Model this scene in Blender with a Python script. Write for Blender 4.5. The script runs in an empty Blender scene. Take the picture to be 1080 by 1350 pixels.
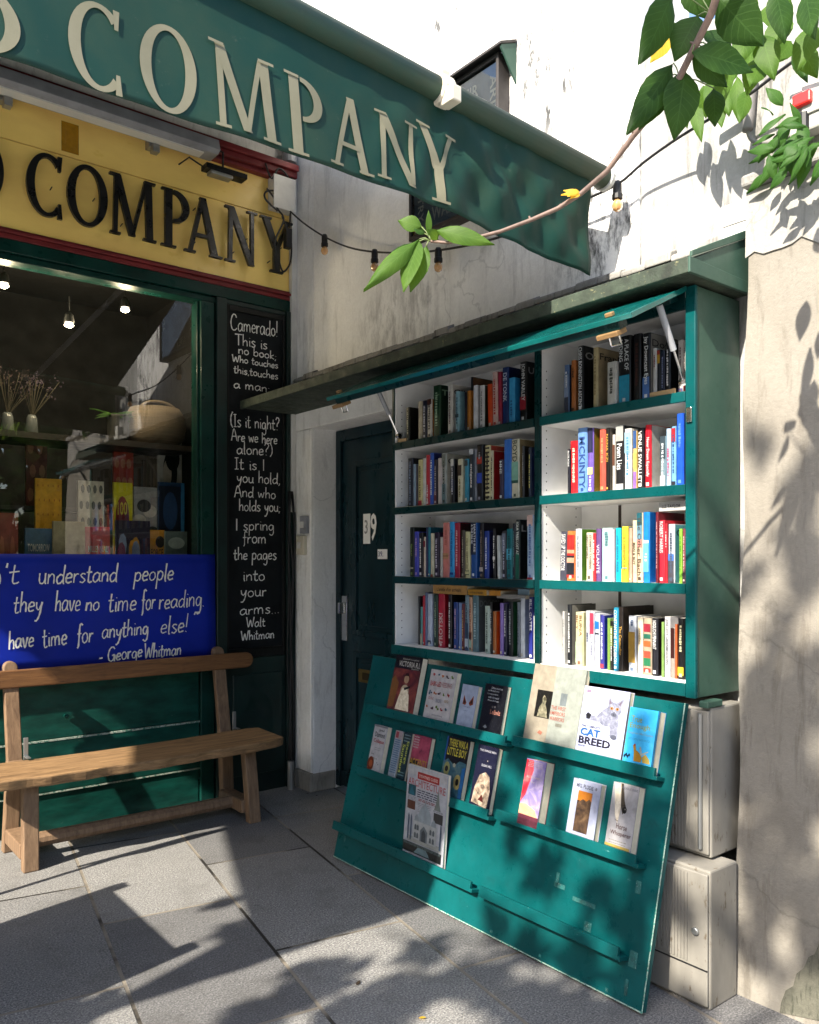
import bpy, math, random
from mathutils import Vector, Matrix
R = math.radians
SC = bpy.context.scene
COL = SC.collection
rng = random.Random(7)

# ------------------------------------------------------------------ camera
F, CX, CY, EYE = 1095.0, 540.0, 737.0, 1.45
FW = Vector((.6217, .7833, 0)); RT = Vector((.7833, -.6217, 0)); UP = Vector((0, 0, 1))
cam = bpy.data.cameras.new("camera"); camo = bpy.data.objects.new("camera", cam); COL.objects.link(camo)
camo.location = (0, 0, EYE); camo.rotation_euler = (R(90), 0, -math.atan2(.6217, .7833))
cam.sensor_fit = 'HORIZONTAL'; cam.sensor_width = 36; cam.lens = 36 * F / 1080
cam.shift_y = (CY - 675) / 1080; cam.clip_start = .02; cam.clip_end = 500
SC.camera = camo
# ------------------------------------------------------------------ light
SUND = Vector((1, .225, -.825)).normalized()
w = bpy.data.worlds.new("World"); SC.world = w; w.use_nodes = True
nt = w.node_tree; bg = nt.nodes['Background']; sky = nt.nodes.new('ShaderNodeTexSky')
sky.sky_type = 'NISHITA'; sky.sun_disc = False
sky.sun_elevation = math.asin(-SUND.z); sky.sun_rotation = math.atan2(-SUND.x, -SUND.y)
sky.air_density = 1.0; sky.dust_density = 1.5; sky.ozone_density = 1.0
nt.links.new(sky.outputs[0], bg.inputs[0]); bg.inputs[1].default_value = .125
sl = bpy.data.lights.new("sun", 'SUN'); sl.energy = 3.6; sl.angle = R(.53); sl.color = (1, .92, .79)
so = bpy.data.objects.new("sun", sl); COL.objects.link(so); so.location = (-6, -1, 8)
so.rotation_euler = SUND.to_track_quat('-Z', 'Y').to_euler()
SC.view_settings.view_transform = 'Standard'; SC.view_settings.look = 'None'
SC.view_settings.exposure = 1.95; SC.view_settings.gamma = 1

# ------------------------------------------------------------------ geometry helpers
def ray(px, py): return FW + RT * ((px - CX) / F) + UP * ((CY - py) / F)
E0 = Vector((0, 0, EYE))
def onX(px, py, X): d = ray(px, py); return E0 + d * (X / d.x)
def onY(px, py, Y): d = ray(px, py); return E0 + d * (Y / d.y)
def onZ(px, py, Z=0): d = ray(px, py); return E0 + d * ((Z - EYE) / d.z)
def onP(px, py, P, N): d = ray(px, py); return E0 + d * ((P - E0).dot(N) / d.dot(N))
def atT(px, py, t): return E0 + ray(px, py) * t
ORG = {}
def lin(c):
    c /= 255.0
    return c / 12.92 if c <= .04045 else ((c + .055) / 1.055) ** 2.4
def hexc(h): return tuple(lin(int(h[i:i + 2], 16)) for i in (0, 2, 4))

class MB:
    def __init__(s): s.v = []; s.f = []; s.m = []; s.uv = None
    def add(s, vs, fs, mi=0):
        b = len(s.v); s.v += [Vector(v) for v in vs]
        for f in fs: s.f.append([b + i for i in f]); s.m.append(mi)
        return s
    def obox(s, O, A, B, C, mi=0):
        O, A, B, C = Vector(O), Vector(A), Vector(B), Vector(C)
        if A.cross(B).dot(C) < 0: A, B = B, A
        p = [O, O + A, O + A + B, O + B, O + C, O + A + C, O + A + B + C, O + B + C]
        return s.add(p, [(3, 2, 1, 0), (4, 5, 6, 7), (0, 1, 5, 4), (1, 2, 6, 5), (2, 3, 7, 6), (3, 0, 4, 7)], mi)
    def box(s, x0, x1, y0, y1, z0, z1, mi=0):
        return s.obox((x0, y0, z0), (x1 - x0, 0, 0), (0, y1 - y0, 0), (0, 0, z1 - z0), mi)
    def poly(s, pts, mi=0): return s.add(pts, [list(range(len(pts)))], mi)
    def prism(s, pts, d, mi=0):
        n = len(pts); d = Vector(d); a = [Vector(p) for p in pts]; b = [p + d for p in a]
        return s.add(a + b, [list(range(n))[::-1], [n + i for i in range(n)]] + [(i, (i + 1) % n, n + (i + 1) % n, n + i) for i in range(n)], mi)
    def tube(s, pts, r, n=8, mi=0, cap=True):
        pts = [Vector(p) for p in pts]; rs = r if isinstance(r, (list, tuple)) else [r] * len(pts)
        vs, fs = [], []; up = None
        for i, p in enumerate(pts):
            t = (pts[min(i + 1, len(pts) - 1)] - pts[max(i - 1, 0)])
            t = t.normalized() if t.length > 1e-9 else Vector((0, 0, 1))
            if up is None: up = t.orthogonal().normalized()
            up = (up - t * up.dot(t)); up = up.normalized() if up.length > 1e-6 else t.orthogonal().normalized()
            sd = t.cross(up)
            for k in range(n):
                a = 2 * math.pi * k / n; vs.append(p + (up * math.cos(a) + sd * math.sin(a)) * rs[i])
        for i in range(len(pts) - 1):
            for k in range(n): fs.append((i * n + k, i * n + (k + 1) % n, (i + 1) * n + (k + 1) % n, (i + 1) * n + k))
        if cap: fs += [list(range(n))[::-1], [(len(pts) - 1) * n + k for k in range(n)]]
        return s.add(vs, fs, mi)
    def lathe(s, c, prof, n=14, mi=0, ax=(0, 0, 1)):
        ax = Vector(ax).normalized(); u = ax.orthogonal().normalized(); w_ = ax.cross(u); c = Vector(c)
        vs, fs = [], []
        for r, h in prof:
            for k in range(n):
                a = 2 * math.pi * k / n; vs.append(c + ax * h + (u * math.cos(a) + w_ * math.sin(a)) * r)
        for i in range(len(prof) - 1):
            for k in range(n): fs.append((i * n + k, i * n + (k + 1) % n, (i + 1) * n + (k + 1) % n, (i + 1) * n + k))
        fs += [list(range(n))[::-1], [(len(prof) - 1) * n + k for k in range(n)]]
        return s.add(vs, fs, mi)
    def disc(s, c, u, v, n=16, mi=0):
        c, u, v = Vector(c), Vector(u), Vector(v)
        return s.poly([c + u * math.cos(2 * math.pi * k / n) + v * math.sin(2 * math.pi * k / n) for k in range(n)], mi)
    def build(s, name, mats, parent=None, org=None, bevel=0, smooth=False, seg=2):
        if org is None: org = ORG[parent] if parent else Vector((0, 0, 0))
        org = Vector(org)
        me = bpy.data.meshes.new(name); me.from_pydata([v - org for v in s.v], [], s.f)
        mats = mats if isinstance(mats, (list, tuple)) else [mats]
        for m in mats: me.materials.append(m)
        if len(mats) > 1: me.polygons.foreach_set('material_index', s.m)
        if smooth: me.polygons.foreach_set('use_smooth', [True] * len(me.polygons))
        if s.uv:
            ul = me.uv_layers.new(name='UVMap'); vi = [0] * len(me.loops); me.loops.foreach_get('vertex_index', vi)
            ul.data.foreach_set('uv', [c for i in vi for c in s.uv[i]])
        me.update()
        o = bpy.data.objects.new(name, me); COL.objects.link(o); ORG[o] = org
        if parent: o.parent = parent; o.location = org - ORG[parent]
        else: o.location = org
        if bevel:
            b = o.modifiers.new('bevel', 'BEVEL'); b.width = bevel; b.segments = seg; b.limit_method = 'ANGLE'; b.angle_limit = R(40)
        return o
def tag(o, label=None, cat=None, group=None, kind=None):
    if label: o['label'] = label
    if cat: o['category'] = cat
    if group: o['group'] = group
    if kind: o['kind'] = kind
    return o
def thing(name, loc, label, cat, group=None):
    o = bpy.data.objects.new(name, None); COL.objects.link(o); o.empty_display_size = .1
    o.location = loc; ORG[o] = Vector(loc); return tag(o, label, cat, group)

# ------------------------------------------------------------------ materials
MC = {}
def nodes(name):
    m = bpy.data.materials.new(name); m.use_nodes = True
    n = m.node_tree.nodes; return m, n, m.node_tree.links, n['Principled BSDF']
def mix(n, l, fac, a, b, mode='MIX'):
    x = n.new('ShaderNodeMix'); x.data_type = 'RGBA'; x.blend_type = mode
    if isinstance(fac, (int, float)): x.inputs[0].default_value = fac
    else: l.new(fac, x.inputs[0])
    for i, c in ((6, a), (7, b)):
        if isinstance(c, tuple): x.inputs[i].default_value = (*c[:3], 1)
        else: l.new(c, x.inputs[i])
    return x.outputs[2]
def noise(n, l, scale, detail=4, vec=None, rough=.55, dist=0):
    t = n.new('ShaderNodeTexNoise'); t.inputs['Scale'].default_value = scale; t.inputs['Detail'].default_value = detail
    t.inputs['Roughness'].default_value = rough; t.inputs['Distortion'].default_value = dist
    if vec: l.new(vec, t.inputs['Vector'])
    return t.outputs['Fac']
def ramp(n, l, src, *stops):
    r = n.new('ShaderNodeValToRGB'); e = r.color_ramp.elements
    while len(e) < len(stops): e.new(.5)
    for i, (p, c) in enumerate(stops):
        e[i].position = p; e[i].color = (*c, 1) if isinstance(c, tuple) else (c, c, c, 1)
    l.new(src, r.inputs[0]); return r.outputs[0]
def coord(n, l, scale=(1, 1, 1), rot=(0, 0, 0), loc=(0, 0, 0)):
    t = n.new('ShaderNodeTexCoord'); m = n.new('ShaderNodeMapping')
    g = n.new('ShaderNodeNewGeometry'); l.new(g.outputs['Position'], m.inputs[0])
    m.inputs['Scale'].default_value = scale; m.inputs['Rotation'].default_value = rot; m.inputs['Location'].default_value = loc
    return m.outputs[0]
def bump(n, l, p, h, strength=.3, dist=.01):
    b = n.new('ShaderNodeBump'); b.inputs['Strength'].default_value = strength; b.inputs['Distance'].default_value = dist
    l.new(h, b.inputs['Height']); l.new(b.outputs[0], p.inputs['Normal'])
def paint(name, c, rough=.42, var=.35, scale=9, wear=None, wearamt=.62, stretch=(1, 1, 1), bmp=.12, spec=.5, metal=0):
    m, n, l, p = nodes(name); v = coord(n, l, stretch)
    a = noise(n, l, scale, 6, v); d = tuple(x * (1 - var) for x in c); e = tuple(min(1, x * (1 + var * .7)) for x in c)
    colr = ramp(n, l, a, (.3, d), (.72, e))
    if wear:
        q = noise(n, l, scale * 4.5, 8, v, .7); k = ramp(n, l, q, (wearamt, 0.0), (wearamt + .05, 1.0))
        colr = mix(n, l, k, colr, wear)
    l.new(colr, p.inputs['Base Color']); p.inputs['Metallic'].default_value = metal
    rr = ramp(n, l, noise(n, l, scale * 2.3, 4, v), (.3, max(.05, rough - .1)), (.7, min(1, rough + .15)))
    l.new(rr, p.inputs['Roughness']); p.inputs['Specular IOR Level'].default_value = spec
    bump(n, l, p, noise(n, l, scale * 6, 6, v), bmp, .004)
    return m
def flat(h, rough=.45, spec=.4):
    k = (h, rough)
    if k in MC: return MC[k]
    c = hexc(h) if isinstance(h, str) else h
    m, n, l, p = nodes("card_" + str(h)); v = coord(n, l)
    a = noise(n, l, 35, 4, v)
    l.new(ramp(n, l, a, (.3, tuple(x * .48 for x in c)), (.7, tuple(min(1, x * .68) for x in c))), p.inputs['Base Color'])
    cr_ = noise(n, l, 1, 3, coord(n, l, (420, 420, 5)), .7); sc2 = noise(n, l, 70, 7, v, .75)
    base = p.inputs['Base Color'].links[0].from_socket
    q = mix(n, l, ramp(n, l, cr_, (.60, 0.0), (.70, .30)), base, tuple(min(1, x * .55 + .16) for x in c)); q = mix(n, l, ramp(n, l, sc2, (.62, 0.0), (.72, .35)), q, tuple(x * .45 for x in c)); l.new(q, p.inputs['Base Color'])
    bump(n, l, p, cr_, .12, .002)
    p.inputs['Roughness'].default_value = rough; p.inputs['Specular IOR Level'].default_value = spec
    MC[k] = m; return m
def solid(name, c, rough=.5, metal=0, emit=0):
    m, n, l, p = nodes(name); p.inputs['Base Color'].default_value = (*c, 1); p.inputs['Roughness'].default_value = rough
    p.inputs['Metallic'].default_value = metal
    if emit: p.inputs['Emission Color'].default_value = (1, .82, .6, 1); p.inputs['Emission Strength'].default_value = emit
    return m

def plaster(name, base, stain, amt=.5, sc=1.6, streak=True, patch=None, dark=(), crack=True):
    m, n, l, p = nodes(name); v = coord(n, l); vs = coord(n, l, (3.2, 3.2, .55))
    a = noise(n, l, sc, 9, v, .62); b = noise(n, l, sc * 2.2, 8, vs, .7, .4); g = noise(n, l, 60, 6, v, .7)
    k1 = ramp(n, l, a, (.42, 0.0), (.75, amt)); k2 = ramp(n, l, b, (.53, 0.0), (.66, amt))
    c = mix(n, l, k1, base, stain); c = mix(n, l, k2, c, tuple(x * .8 for x in stain))
    c = mix(n, l, ramp(n, l, g, (.3, .22), (.6, 0.0)), c, tuple(x * .55 for x in base))
    vo = n.new('ShaderNodeTexVoronoi'); vo.feature = 'DISTANCE_TO_EDGE'; vo.inputs['Scale'].default_value = .85
    cr = n.new('ShaderNodeMixRGB'); nz = n.new('ShaderNodeTexNoise'); nz.inputs['Scale'].default_value = 3; nz.inputs['Detail'].default_value = 6
    l.new(v, nz.inputs['Vector']); cr.inputs[0].default_value = .35; l.new(v, cr.inputs[1]); l.new(nz.outputs['Color'], cr.inputs[2]); l.new(cr.outputs[0], vo.inputs['Vector'])
    ck = ramp(n, l, vo.outputs['Distance'], (.0, .5 if crack else 0.0), (.004, 0.0))
    c = mix(n, l, ck, c, tuple(x * .5 for x in base))
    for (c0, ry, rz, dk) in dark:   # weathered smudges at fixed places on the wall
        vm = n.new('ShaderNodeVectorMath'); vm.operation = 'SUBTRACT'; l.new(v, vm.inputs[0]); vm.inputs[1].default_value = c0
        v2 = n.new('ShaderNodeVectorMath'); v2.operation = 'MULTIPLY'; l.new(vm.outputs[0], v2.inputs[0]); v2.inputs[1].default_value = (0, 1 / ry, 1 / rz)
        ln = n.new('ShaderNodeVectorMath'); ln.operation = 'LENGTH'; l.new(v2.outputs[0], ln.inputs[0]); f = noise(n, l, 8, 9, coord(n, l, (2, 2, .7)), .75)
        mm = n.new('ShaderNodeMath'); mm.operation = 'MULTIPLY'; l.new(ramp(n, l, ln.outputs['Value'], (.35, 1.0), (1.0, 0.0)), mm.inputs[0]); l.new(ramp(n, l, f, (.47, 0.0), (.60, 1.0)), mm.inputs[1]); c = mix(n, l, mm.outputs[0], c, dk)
    if patch:
        q = noise(n, l, 1.1, 7, coord(n, l, loc=(3, 1, 2)), .6); c = mix(n, l, ramp(n, l, q, (.5, 0.0), (.53, .8)), c, patch)
    l.new(c, p.inputs['Base Color']); p.inputs['Roughness'].default_value = .9; p.inputs['Specular IOR Level'].default_value = .15
    mm = n.new('ShaderNodeMath'); mm.operation = 'ADD'; l.new(a, mm.inputs[0]); l.new(g, mm.inputs[1])
    bump(n, l, p, mm.outputs[0], .35, .012)
    return m
def wood(name, c0, c1, axis='X', sc=1):
    m, n, l, p = nodes(name); s = {'X': (1.2, 14, 14), 'Y': (14, 1.2, 14), 'Z': (14, 14, 1.2)}[axis]
    v = coord(n, l, tuple(x * sc for x in s)); a = noise(n, l, 2.2, 8, v, .65, 1.2); b = noise(n, l, 9, 6, v, .7)
    c = ramp(n, l, a, (.28, c0), (.5, tuple((x + y) / 2 for x, y in zip(c0, c1))), (.72, c1))
    c = mix(n, l, ramp(n, l, b, (.55, 0.0), (.75, .55)), c, tuple(x * .45 for x in c0))
    kn = noise(n, l, 5, 3, coord(n, l)); c = mix(n, l, ramp(n, l, kn, (.62, 0.0), (.74, .6)), c, tuple(x * .5 for x in c0))
    l.new(c, p.inputs['Base Color']); p.inputs['Roughness'].default_value = .6
    bump(n, l, p, b, .25, .004); return m

def worn(name, c, fade, scuff, rough=.3, spec=.25):
    m, n, l, p = nodes(name); v = coord(n, l); a = noise(n, l, 2.2, 8, v, .65, .5); b = noise(n, l, 16, 8, v, .72); e = noise(n, l, 42, 7, coord(n, l, (1, .35, 1)), .75); br_ = noise(n, l, 30, 4, coord(n, l, (1, .08, 1)), .6)
    k = mix(n, l, ramp(n, l, a, (.38, 0.0), (.72, .75)), c, fade); k = mix(n, l, ramp(n, l, b, (.60, 0.0), (.74, .45)), k, tuple(x * .45 for x in c)); k = mix(n, l, ramp(n, l, e, (.675, 0.0), (.715, .7)), k, scuff)
    l.new(k, p.inputs['Base Color']); p.inputs['Specular IOR Level'].default_value = spec
    l.new(ramp(n, l, b, (.3, rough - .08), (.7, rough + .22)), p.inputs['Roughness'])
    mm = n.new('ShaderNodeMath'); mm.operation = 'ADD'; l.new(br_, mm.inputs[0]); l.new(b, mm.inputs[1]); bump(n, l, p, mm.outputs[0], .10, .004); return m
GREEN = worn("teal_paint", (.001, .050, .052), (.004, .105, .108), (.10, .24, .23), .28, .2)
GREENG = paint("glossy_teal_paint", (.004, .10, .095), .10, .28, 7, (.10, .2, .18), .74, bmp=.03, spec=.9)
GREEND = paint("shaded_teal_paint", (.001, .022, .023), .30, .3, 7, (.04, .07, .065), .74, spec=.25)  # darker copy of the teal for shaded parts, shade put into the colour
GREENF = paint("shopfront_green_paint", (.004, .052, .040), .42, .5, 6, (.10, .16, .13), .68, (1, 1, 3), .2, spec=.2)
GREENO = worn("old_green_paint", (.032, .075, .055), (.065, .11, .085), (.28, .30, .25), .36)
CANO = paint("mossy_canopy_paint", (.032, .046, .030), .7, .6, 14, (.17, .165, .085), .62, bmp=.4)
DOORC = paint("door_paint", (.005, .022, .029), .30, .4, 5, (.10, .13, .13), .74, (1, 1, .3), spec=.3)
BLACKP = paint("black_frame_paint", (.005, .006, .006), .4, .4, 8, spec=.3)
SLATE = paint("chalkboard_slate", (.006, .008, .010), .6, .55, 5, (.03, .03, .03), .68, spec=.2)
GOLD = paint("gold_sign_paint", (1.0, .67, .19), .36, .16, 3, (.40, .25, .07), .70, (.6, .6, 1.6), .12)
REDP = paint("red_moulding_paint", (.17, .022, .024), .45, .4, 8, (.10, .04, .04), .66, (.4, 1, 3), spec=.3)
WHITEP = paint("white_shelf_paint", (.72, .72, .71), .55, .12, 7, (.35, .33, .3), .74, bmp=.05)
BEIGE = paint("beige_cabinet_paint", (.225, .212, .185), .6, .35, 5, (.10, .08, .055), .60, (1, 1, .4), .25)
GREYP = paint("grey_metal_paint", (.27, .28, .30), .45, .25, 8, (.15, .15, .15), .7)
TRUNK = paint("off_white_plastic", (.62, .61, .58), .5, .15, 8)
IVORY = paint("ivory_plastic", (.60, .55, .42), .5, .15, 8)
BLUEB = paint("blue_banner_cloth", (.003, .018, .30), .55, .25, 3, bmp=.05, spec=.2)
BLACK = solid("black_rubber", (.008, .008, .009), .5)
CHROME = solid("chrome", (.6, .6, .6), .2, 1); BRASS = solid("brass", (.42, .28, .09), .35, 1); STEEL = solid("galvanised_steel", (.36, .37, .37), .45, .9)
CHALK = solid("chalk", (.78, .78, .74), .9); WHITE = solid("white_paint", (.8, .8, .78), .6)
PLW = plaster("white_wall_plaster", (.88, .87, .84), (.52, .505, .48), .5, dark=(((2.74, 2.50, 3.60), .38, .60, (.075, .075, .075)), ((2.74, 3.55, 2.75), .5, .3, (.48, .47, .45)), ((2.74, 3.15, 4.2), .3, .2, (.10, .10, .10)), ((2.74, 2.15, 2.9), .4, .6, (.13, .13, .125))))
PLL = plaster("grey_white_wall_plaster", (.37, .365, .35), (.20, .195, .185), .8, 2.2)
FRAMEG = paint("shaded_shop_green_paint", (.003, .030, .024), .34, .4, 6, (.06, .10, .08), .74, spec=.25)  # same green as the stall riser, with the awning's shade put into the colour
PLS = plaster("painted_stone_surround", (.90, .89, .84), (.55, .52, .45), .45, 3, crack=False)
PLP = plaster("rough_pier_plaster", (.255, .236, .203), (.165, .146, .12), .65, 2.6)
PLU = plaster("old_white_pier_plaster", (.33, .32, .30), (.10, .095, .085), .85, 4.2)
W_SEAT = wood("bench_seat_wood", (.085, .046, .019), (.33, .20, .095), 'X', 1.5); W_RAIL = wood("bench_rail_wood", (.085, .034, .010), (.24, .11, .035), 'X', 1.4)
W_LEG = wood("bench_leg_wood", (.10, .058, .032), (.26, .165, .095), 'Z', 1.3); W_BLOCK = wood("block_wood", (.30, .19, .08), (.45, .3, .15), 'Y')
BARK = wood("branch_bark", (.10, .065, .05), (.20, .13, .10), 'Z'); BULB = None
PAGES = paint("page_edges", (.62, .55, .42), .8, .12, 40, stretch=(1, 1, 1)); PAGEW = paint("white_page_edges", (.74, .71, .64), .8, .1, 40)

def pavement():
    m, n, l, p = nodes("granite_paving"); v = coord(n, l, rot=(0, 0, R(0)))
    vb = coord(n, l, rot=(0, 0, R(-80)), loc=(.0, -.035, 0))
    def brick(mort):
        t = n.new('ShaderNodeTexBrick'); l.new(vb, t.inputs['Vector']); t.inputs['Scale'].default_value = 1
        t.inputs['Brick Width'].default_value = .98; t.inputs['Row Height'].default_value = .53; t.inputs['Mortar Size'].default_value = mort
        t.inputs['Mortar Smooth'].default_value = .2; t.offset = .45
        t.inputs['Color1'].default_value = (.42, .42, .44, 1); t.inputs['Color2'].default_value = (1.0, .99, .96, 1); t.inputs['Mortar'].default_value = (0, 0, 0, 1); return t
    b = brick(.007)
    sp = noise(n, l, 150, 5, v, .68, .2); s2 = noise(n, l, 60, 5, v, .7); big = noise(n, l, 1.3, 7, v, .6); st = noise(n, l, 5, 8, v, .7)
    c = ramp(n, l, sp, (.36, (.07, .074, .08)), (.5, (.215, .212, .207)), (.66, (.47, .46, .445)))
    c = mix(n, l, ramp(n, l, s2, (.58, 0.0), (.66, .7)), c, (.09, .09, .10))
    c = mix(n, l, ramp(n, l, big, (.35, 0.0), (.7, .5)), c, (.19, .187, .18))
    c = mix(n, l, ramp(n, l, noise(n, l, 22, 5, v, .6), (.66, 0.0), (.70, .55)), c, (.06, .058, .056)); c = mix(n, l, ramp(n, l, st, (.50, 0.0), (.68, .6)), c, (.13, .127, .12))
    x = n.new('ShaderNodeMix'); x.data_type = 'RGBA'; x.blend_type = 'MULTIPLY'; x.inputs[0].default_value = .8; l.new(c, x.inputs[6]); l.new(b.outputs['Color'], x.inputs[7])
    gap = mix(n, l, ramp(n, l, noise(n, l, 1.9, 5, v), (.44, 0.0), (.52, 1.0)), (.018, .016, .014), (.20, .175, .14))
    cc = mix(n, l, b.outputs['Fac'], x.outputs[2], gap)
    l.new(cc, p.inputs['Base Color']); p.inputs['Roughness'].default_value = .72; p.inputs['Specular IOR Level'].default_value = .35
    mm = n.new('ShaderNodeMath'); mm.operation = 'MULTIPLY_ADD'; l.new(b.outputs['Fac'], mm.inputs[0]); mm.inputs[1].default_value = -3; l.new(s2, mm.inputs[2])
    bump(n, l, p, mm.outputs[0], .5, .006); return m
PAVE = pavement()
def glassmat():
    m, n, l, p = nodes("window_glass"); n.remove(p); out = [x for x in n if x.type == 'OUTPUT_MATERIAL'][0]
    t = n.new('ShaderNodeBsdfTransparent'); t.inputs[0].default_value = (.82, .86, .84, 1); g = n.new('ShaderNodeBsdfGlossy'); g.inputs['Roughness'].default_value = .0
    f = n.new('ShaderNodeFresnel'); f.inputs[0].default_value = 1.95; mx = n.new('ShaderNodeMixShader')
    l.new(f.outputs[0], mx.inputs[0]); l.new(t.outputs[0], mx.inputs[1]); l.new(g.outputs[0], mx.inputs[2]); l.new(mx.outputs[0], out.inputs[0]); return m
GLASS = glassmat()
def bulbmat():
    m, n, l, p = nodes("amber_bulb_glass"); p.inputs['Base Color'].default_value = (.75, .42, .16, 1); p.inputs['Roughness'].default_value = .08
    p.inputs['Transmission Weight'].default_value = .45; p.inputs['Coat Weight'].default_value = .5; return m
BULB = bulbmat()
def leafmat(name, c, c2, trans=.35):
    m, n, l, p = nodes(name); uv = n.new('ShaderNodeUVMap'); sx = n.new('ShaderNodeSeparateXYZ'); l.new(uv.outputs[0], sx.inputs[0])
    def M(op, a, b=None):
        x = n.new('ShaderNodeMath'); x.operation = op
        for i, q in enumerate((a, b)):
            if q is None: continue
            if isinstance(q, (int, float)): x.inputs[i].default_value = q
            else: l.new(q, x.inputs[i])
        return x.outputs[0]
    au = M('ABSOLUTE', M('SUBTRACT', sx.outputs[0], .5))
    ph = M('FRACT', M('MULTIPLY', M('SUBTRACT', sx.outputs[1], M('MULTIPLY', au, .45)), 9.0))
    vein = M('MAXIMUM', M('LESS_THAN', M('ABSOLUTE', M('SUBTRACT', ph, .5)), .06), M('LESS_THAN', au, .018))
    oi = n.new('ShaderNodeObjectInfo'); a = noise(n, l, 14, 3, coord(n, l))
    b = ramp(n, l, a, (.3, c), (.7, c2)); l.new(mix(n, l, M('MULTIPLY', vein, .22), b, tuple(min(1, x * 2.2 + .02) for x in c2)), p.inputs['Base Color'])
    p.inputs['Roughness'].default_value = .5; p.inputs['Specular IOR Level'].default_value = .15; bump(n, l, p, M('SUBTRACT', 1.0, vein), .25, .003)
    out = [x for x in n if x.type == 'OUTPUT_MATERIAL'][0]; t = n.new('ShaderNodeBsdfTranslucent'); t.inputs[0].default_value = (c2[0] * 2.2, c2[1] * 2.0, c2[2], 1)
    ms = n.new('ShaderNodeMixShader'); ms.inputs[0].default_value = trans; l.new(p.outputs[0], ms.inputs[1]); l.new(t.outputs[0], ms.inputs[2]); l.new(ms.outputs[0], out.inputs[0])
    return m
LEAF = leafmat("green_leaf", (.012, .036, .007), (.030, .072, .012), .28); LEAFL = leafmat("sunlit_green_leaf", (.034, .086, .012), (.072, .14, .022), .40); LEAFY = leafmat("yellow_leaf", (.45, .28, .03), (.6, .42, .06), .4)  # LEAFL: lighter copy of the leaf, sunlight put into its colour
LEAFG = leafmat("ivy_leaf", (.018, .062, .010), (.042, .105, .018), .3)
# ------------------------------------------------------------------ lettering
TC = {}
def txt2d(s, off=0.0):
    k = (s, off)
    if k in TC: return TC[k]
    cu = bpy.data.curves.new('t', 'FONT'); cu.body = s; cu.size = 1; cu.resolution_u = 2; cu.offset = off; cu.fill_mode = 'FRONT'
    ob = bpy.data.objects.new('t', cu); COL.objects.link(ob)
    dg = bpy.context.evaluated_depsgraph_get(); ev = ob.evaluated_get(dg); me = ev.to_mesh()
    vs = [(v.co.x, v.co.y) for v in me.vertices]; fs = [tuple(p.vertices) for p in me.polygons]; ev.to_mesh_clear()
    bpy.data.objects.remove(ob); bpy.data.curves.remove(cu)
    x0 = min(v[0] for v in vs); x1 = max(v[0] for v in vs); y0 = min(v[1] for v in vs); y1 = max(v[1] for v in vs)
    TC[k] = ([((x - x0) / (y1 - y0), (y - y0) / (y1 - y0)) for x, y in vs], fs, (x1 - x0) / (y1 - y0)); return TC[k]
def put(mb, s, O, U, V, h, w=None, off=.012, mi=0, center=False):
    """lettering of height h (and width w, if given) from lower-left corner O along unit vectors U and V"""
    vs, fs, a = txt2d(s, off); O = Vector(O); sx = (w / a) if w else h
    if w and w / a > h * 1.7: sx = h * 1.7
    if center: O = O - U * (sx * a / 2)
    mb.add([O + U * (x * sx) + V * (y * h) for x, y in vs], fs, mi); return sx * a
def spl(pts, k=5):
    if len(pts) < 3: return pts
    P = [pts[0]] + list(pts) + [pts[-1]]; out = []
    for i in range(1, len(P) - 2):
        a, b, c, d = P[i - 1], P[i], P[i + 1], P[i + 2]
        for j in range(k):
            t = j / k
            out.append(tuple(.5 * (2 * b[q] + (c[q] - a[q]) * t + (2 * a[q] - 5 * b[q] + 4 * c[q] - d[q]) * t * t + (3 * b[q] - a[q] - 3 * c[q] + d[q]) * t ** 3) for q in (0, 1)))
    out.append(pts[-1]); return out
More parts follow.
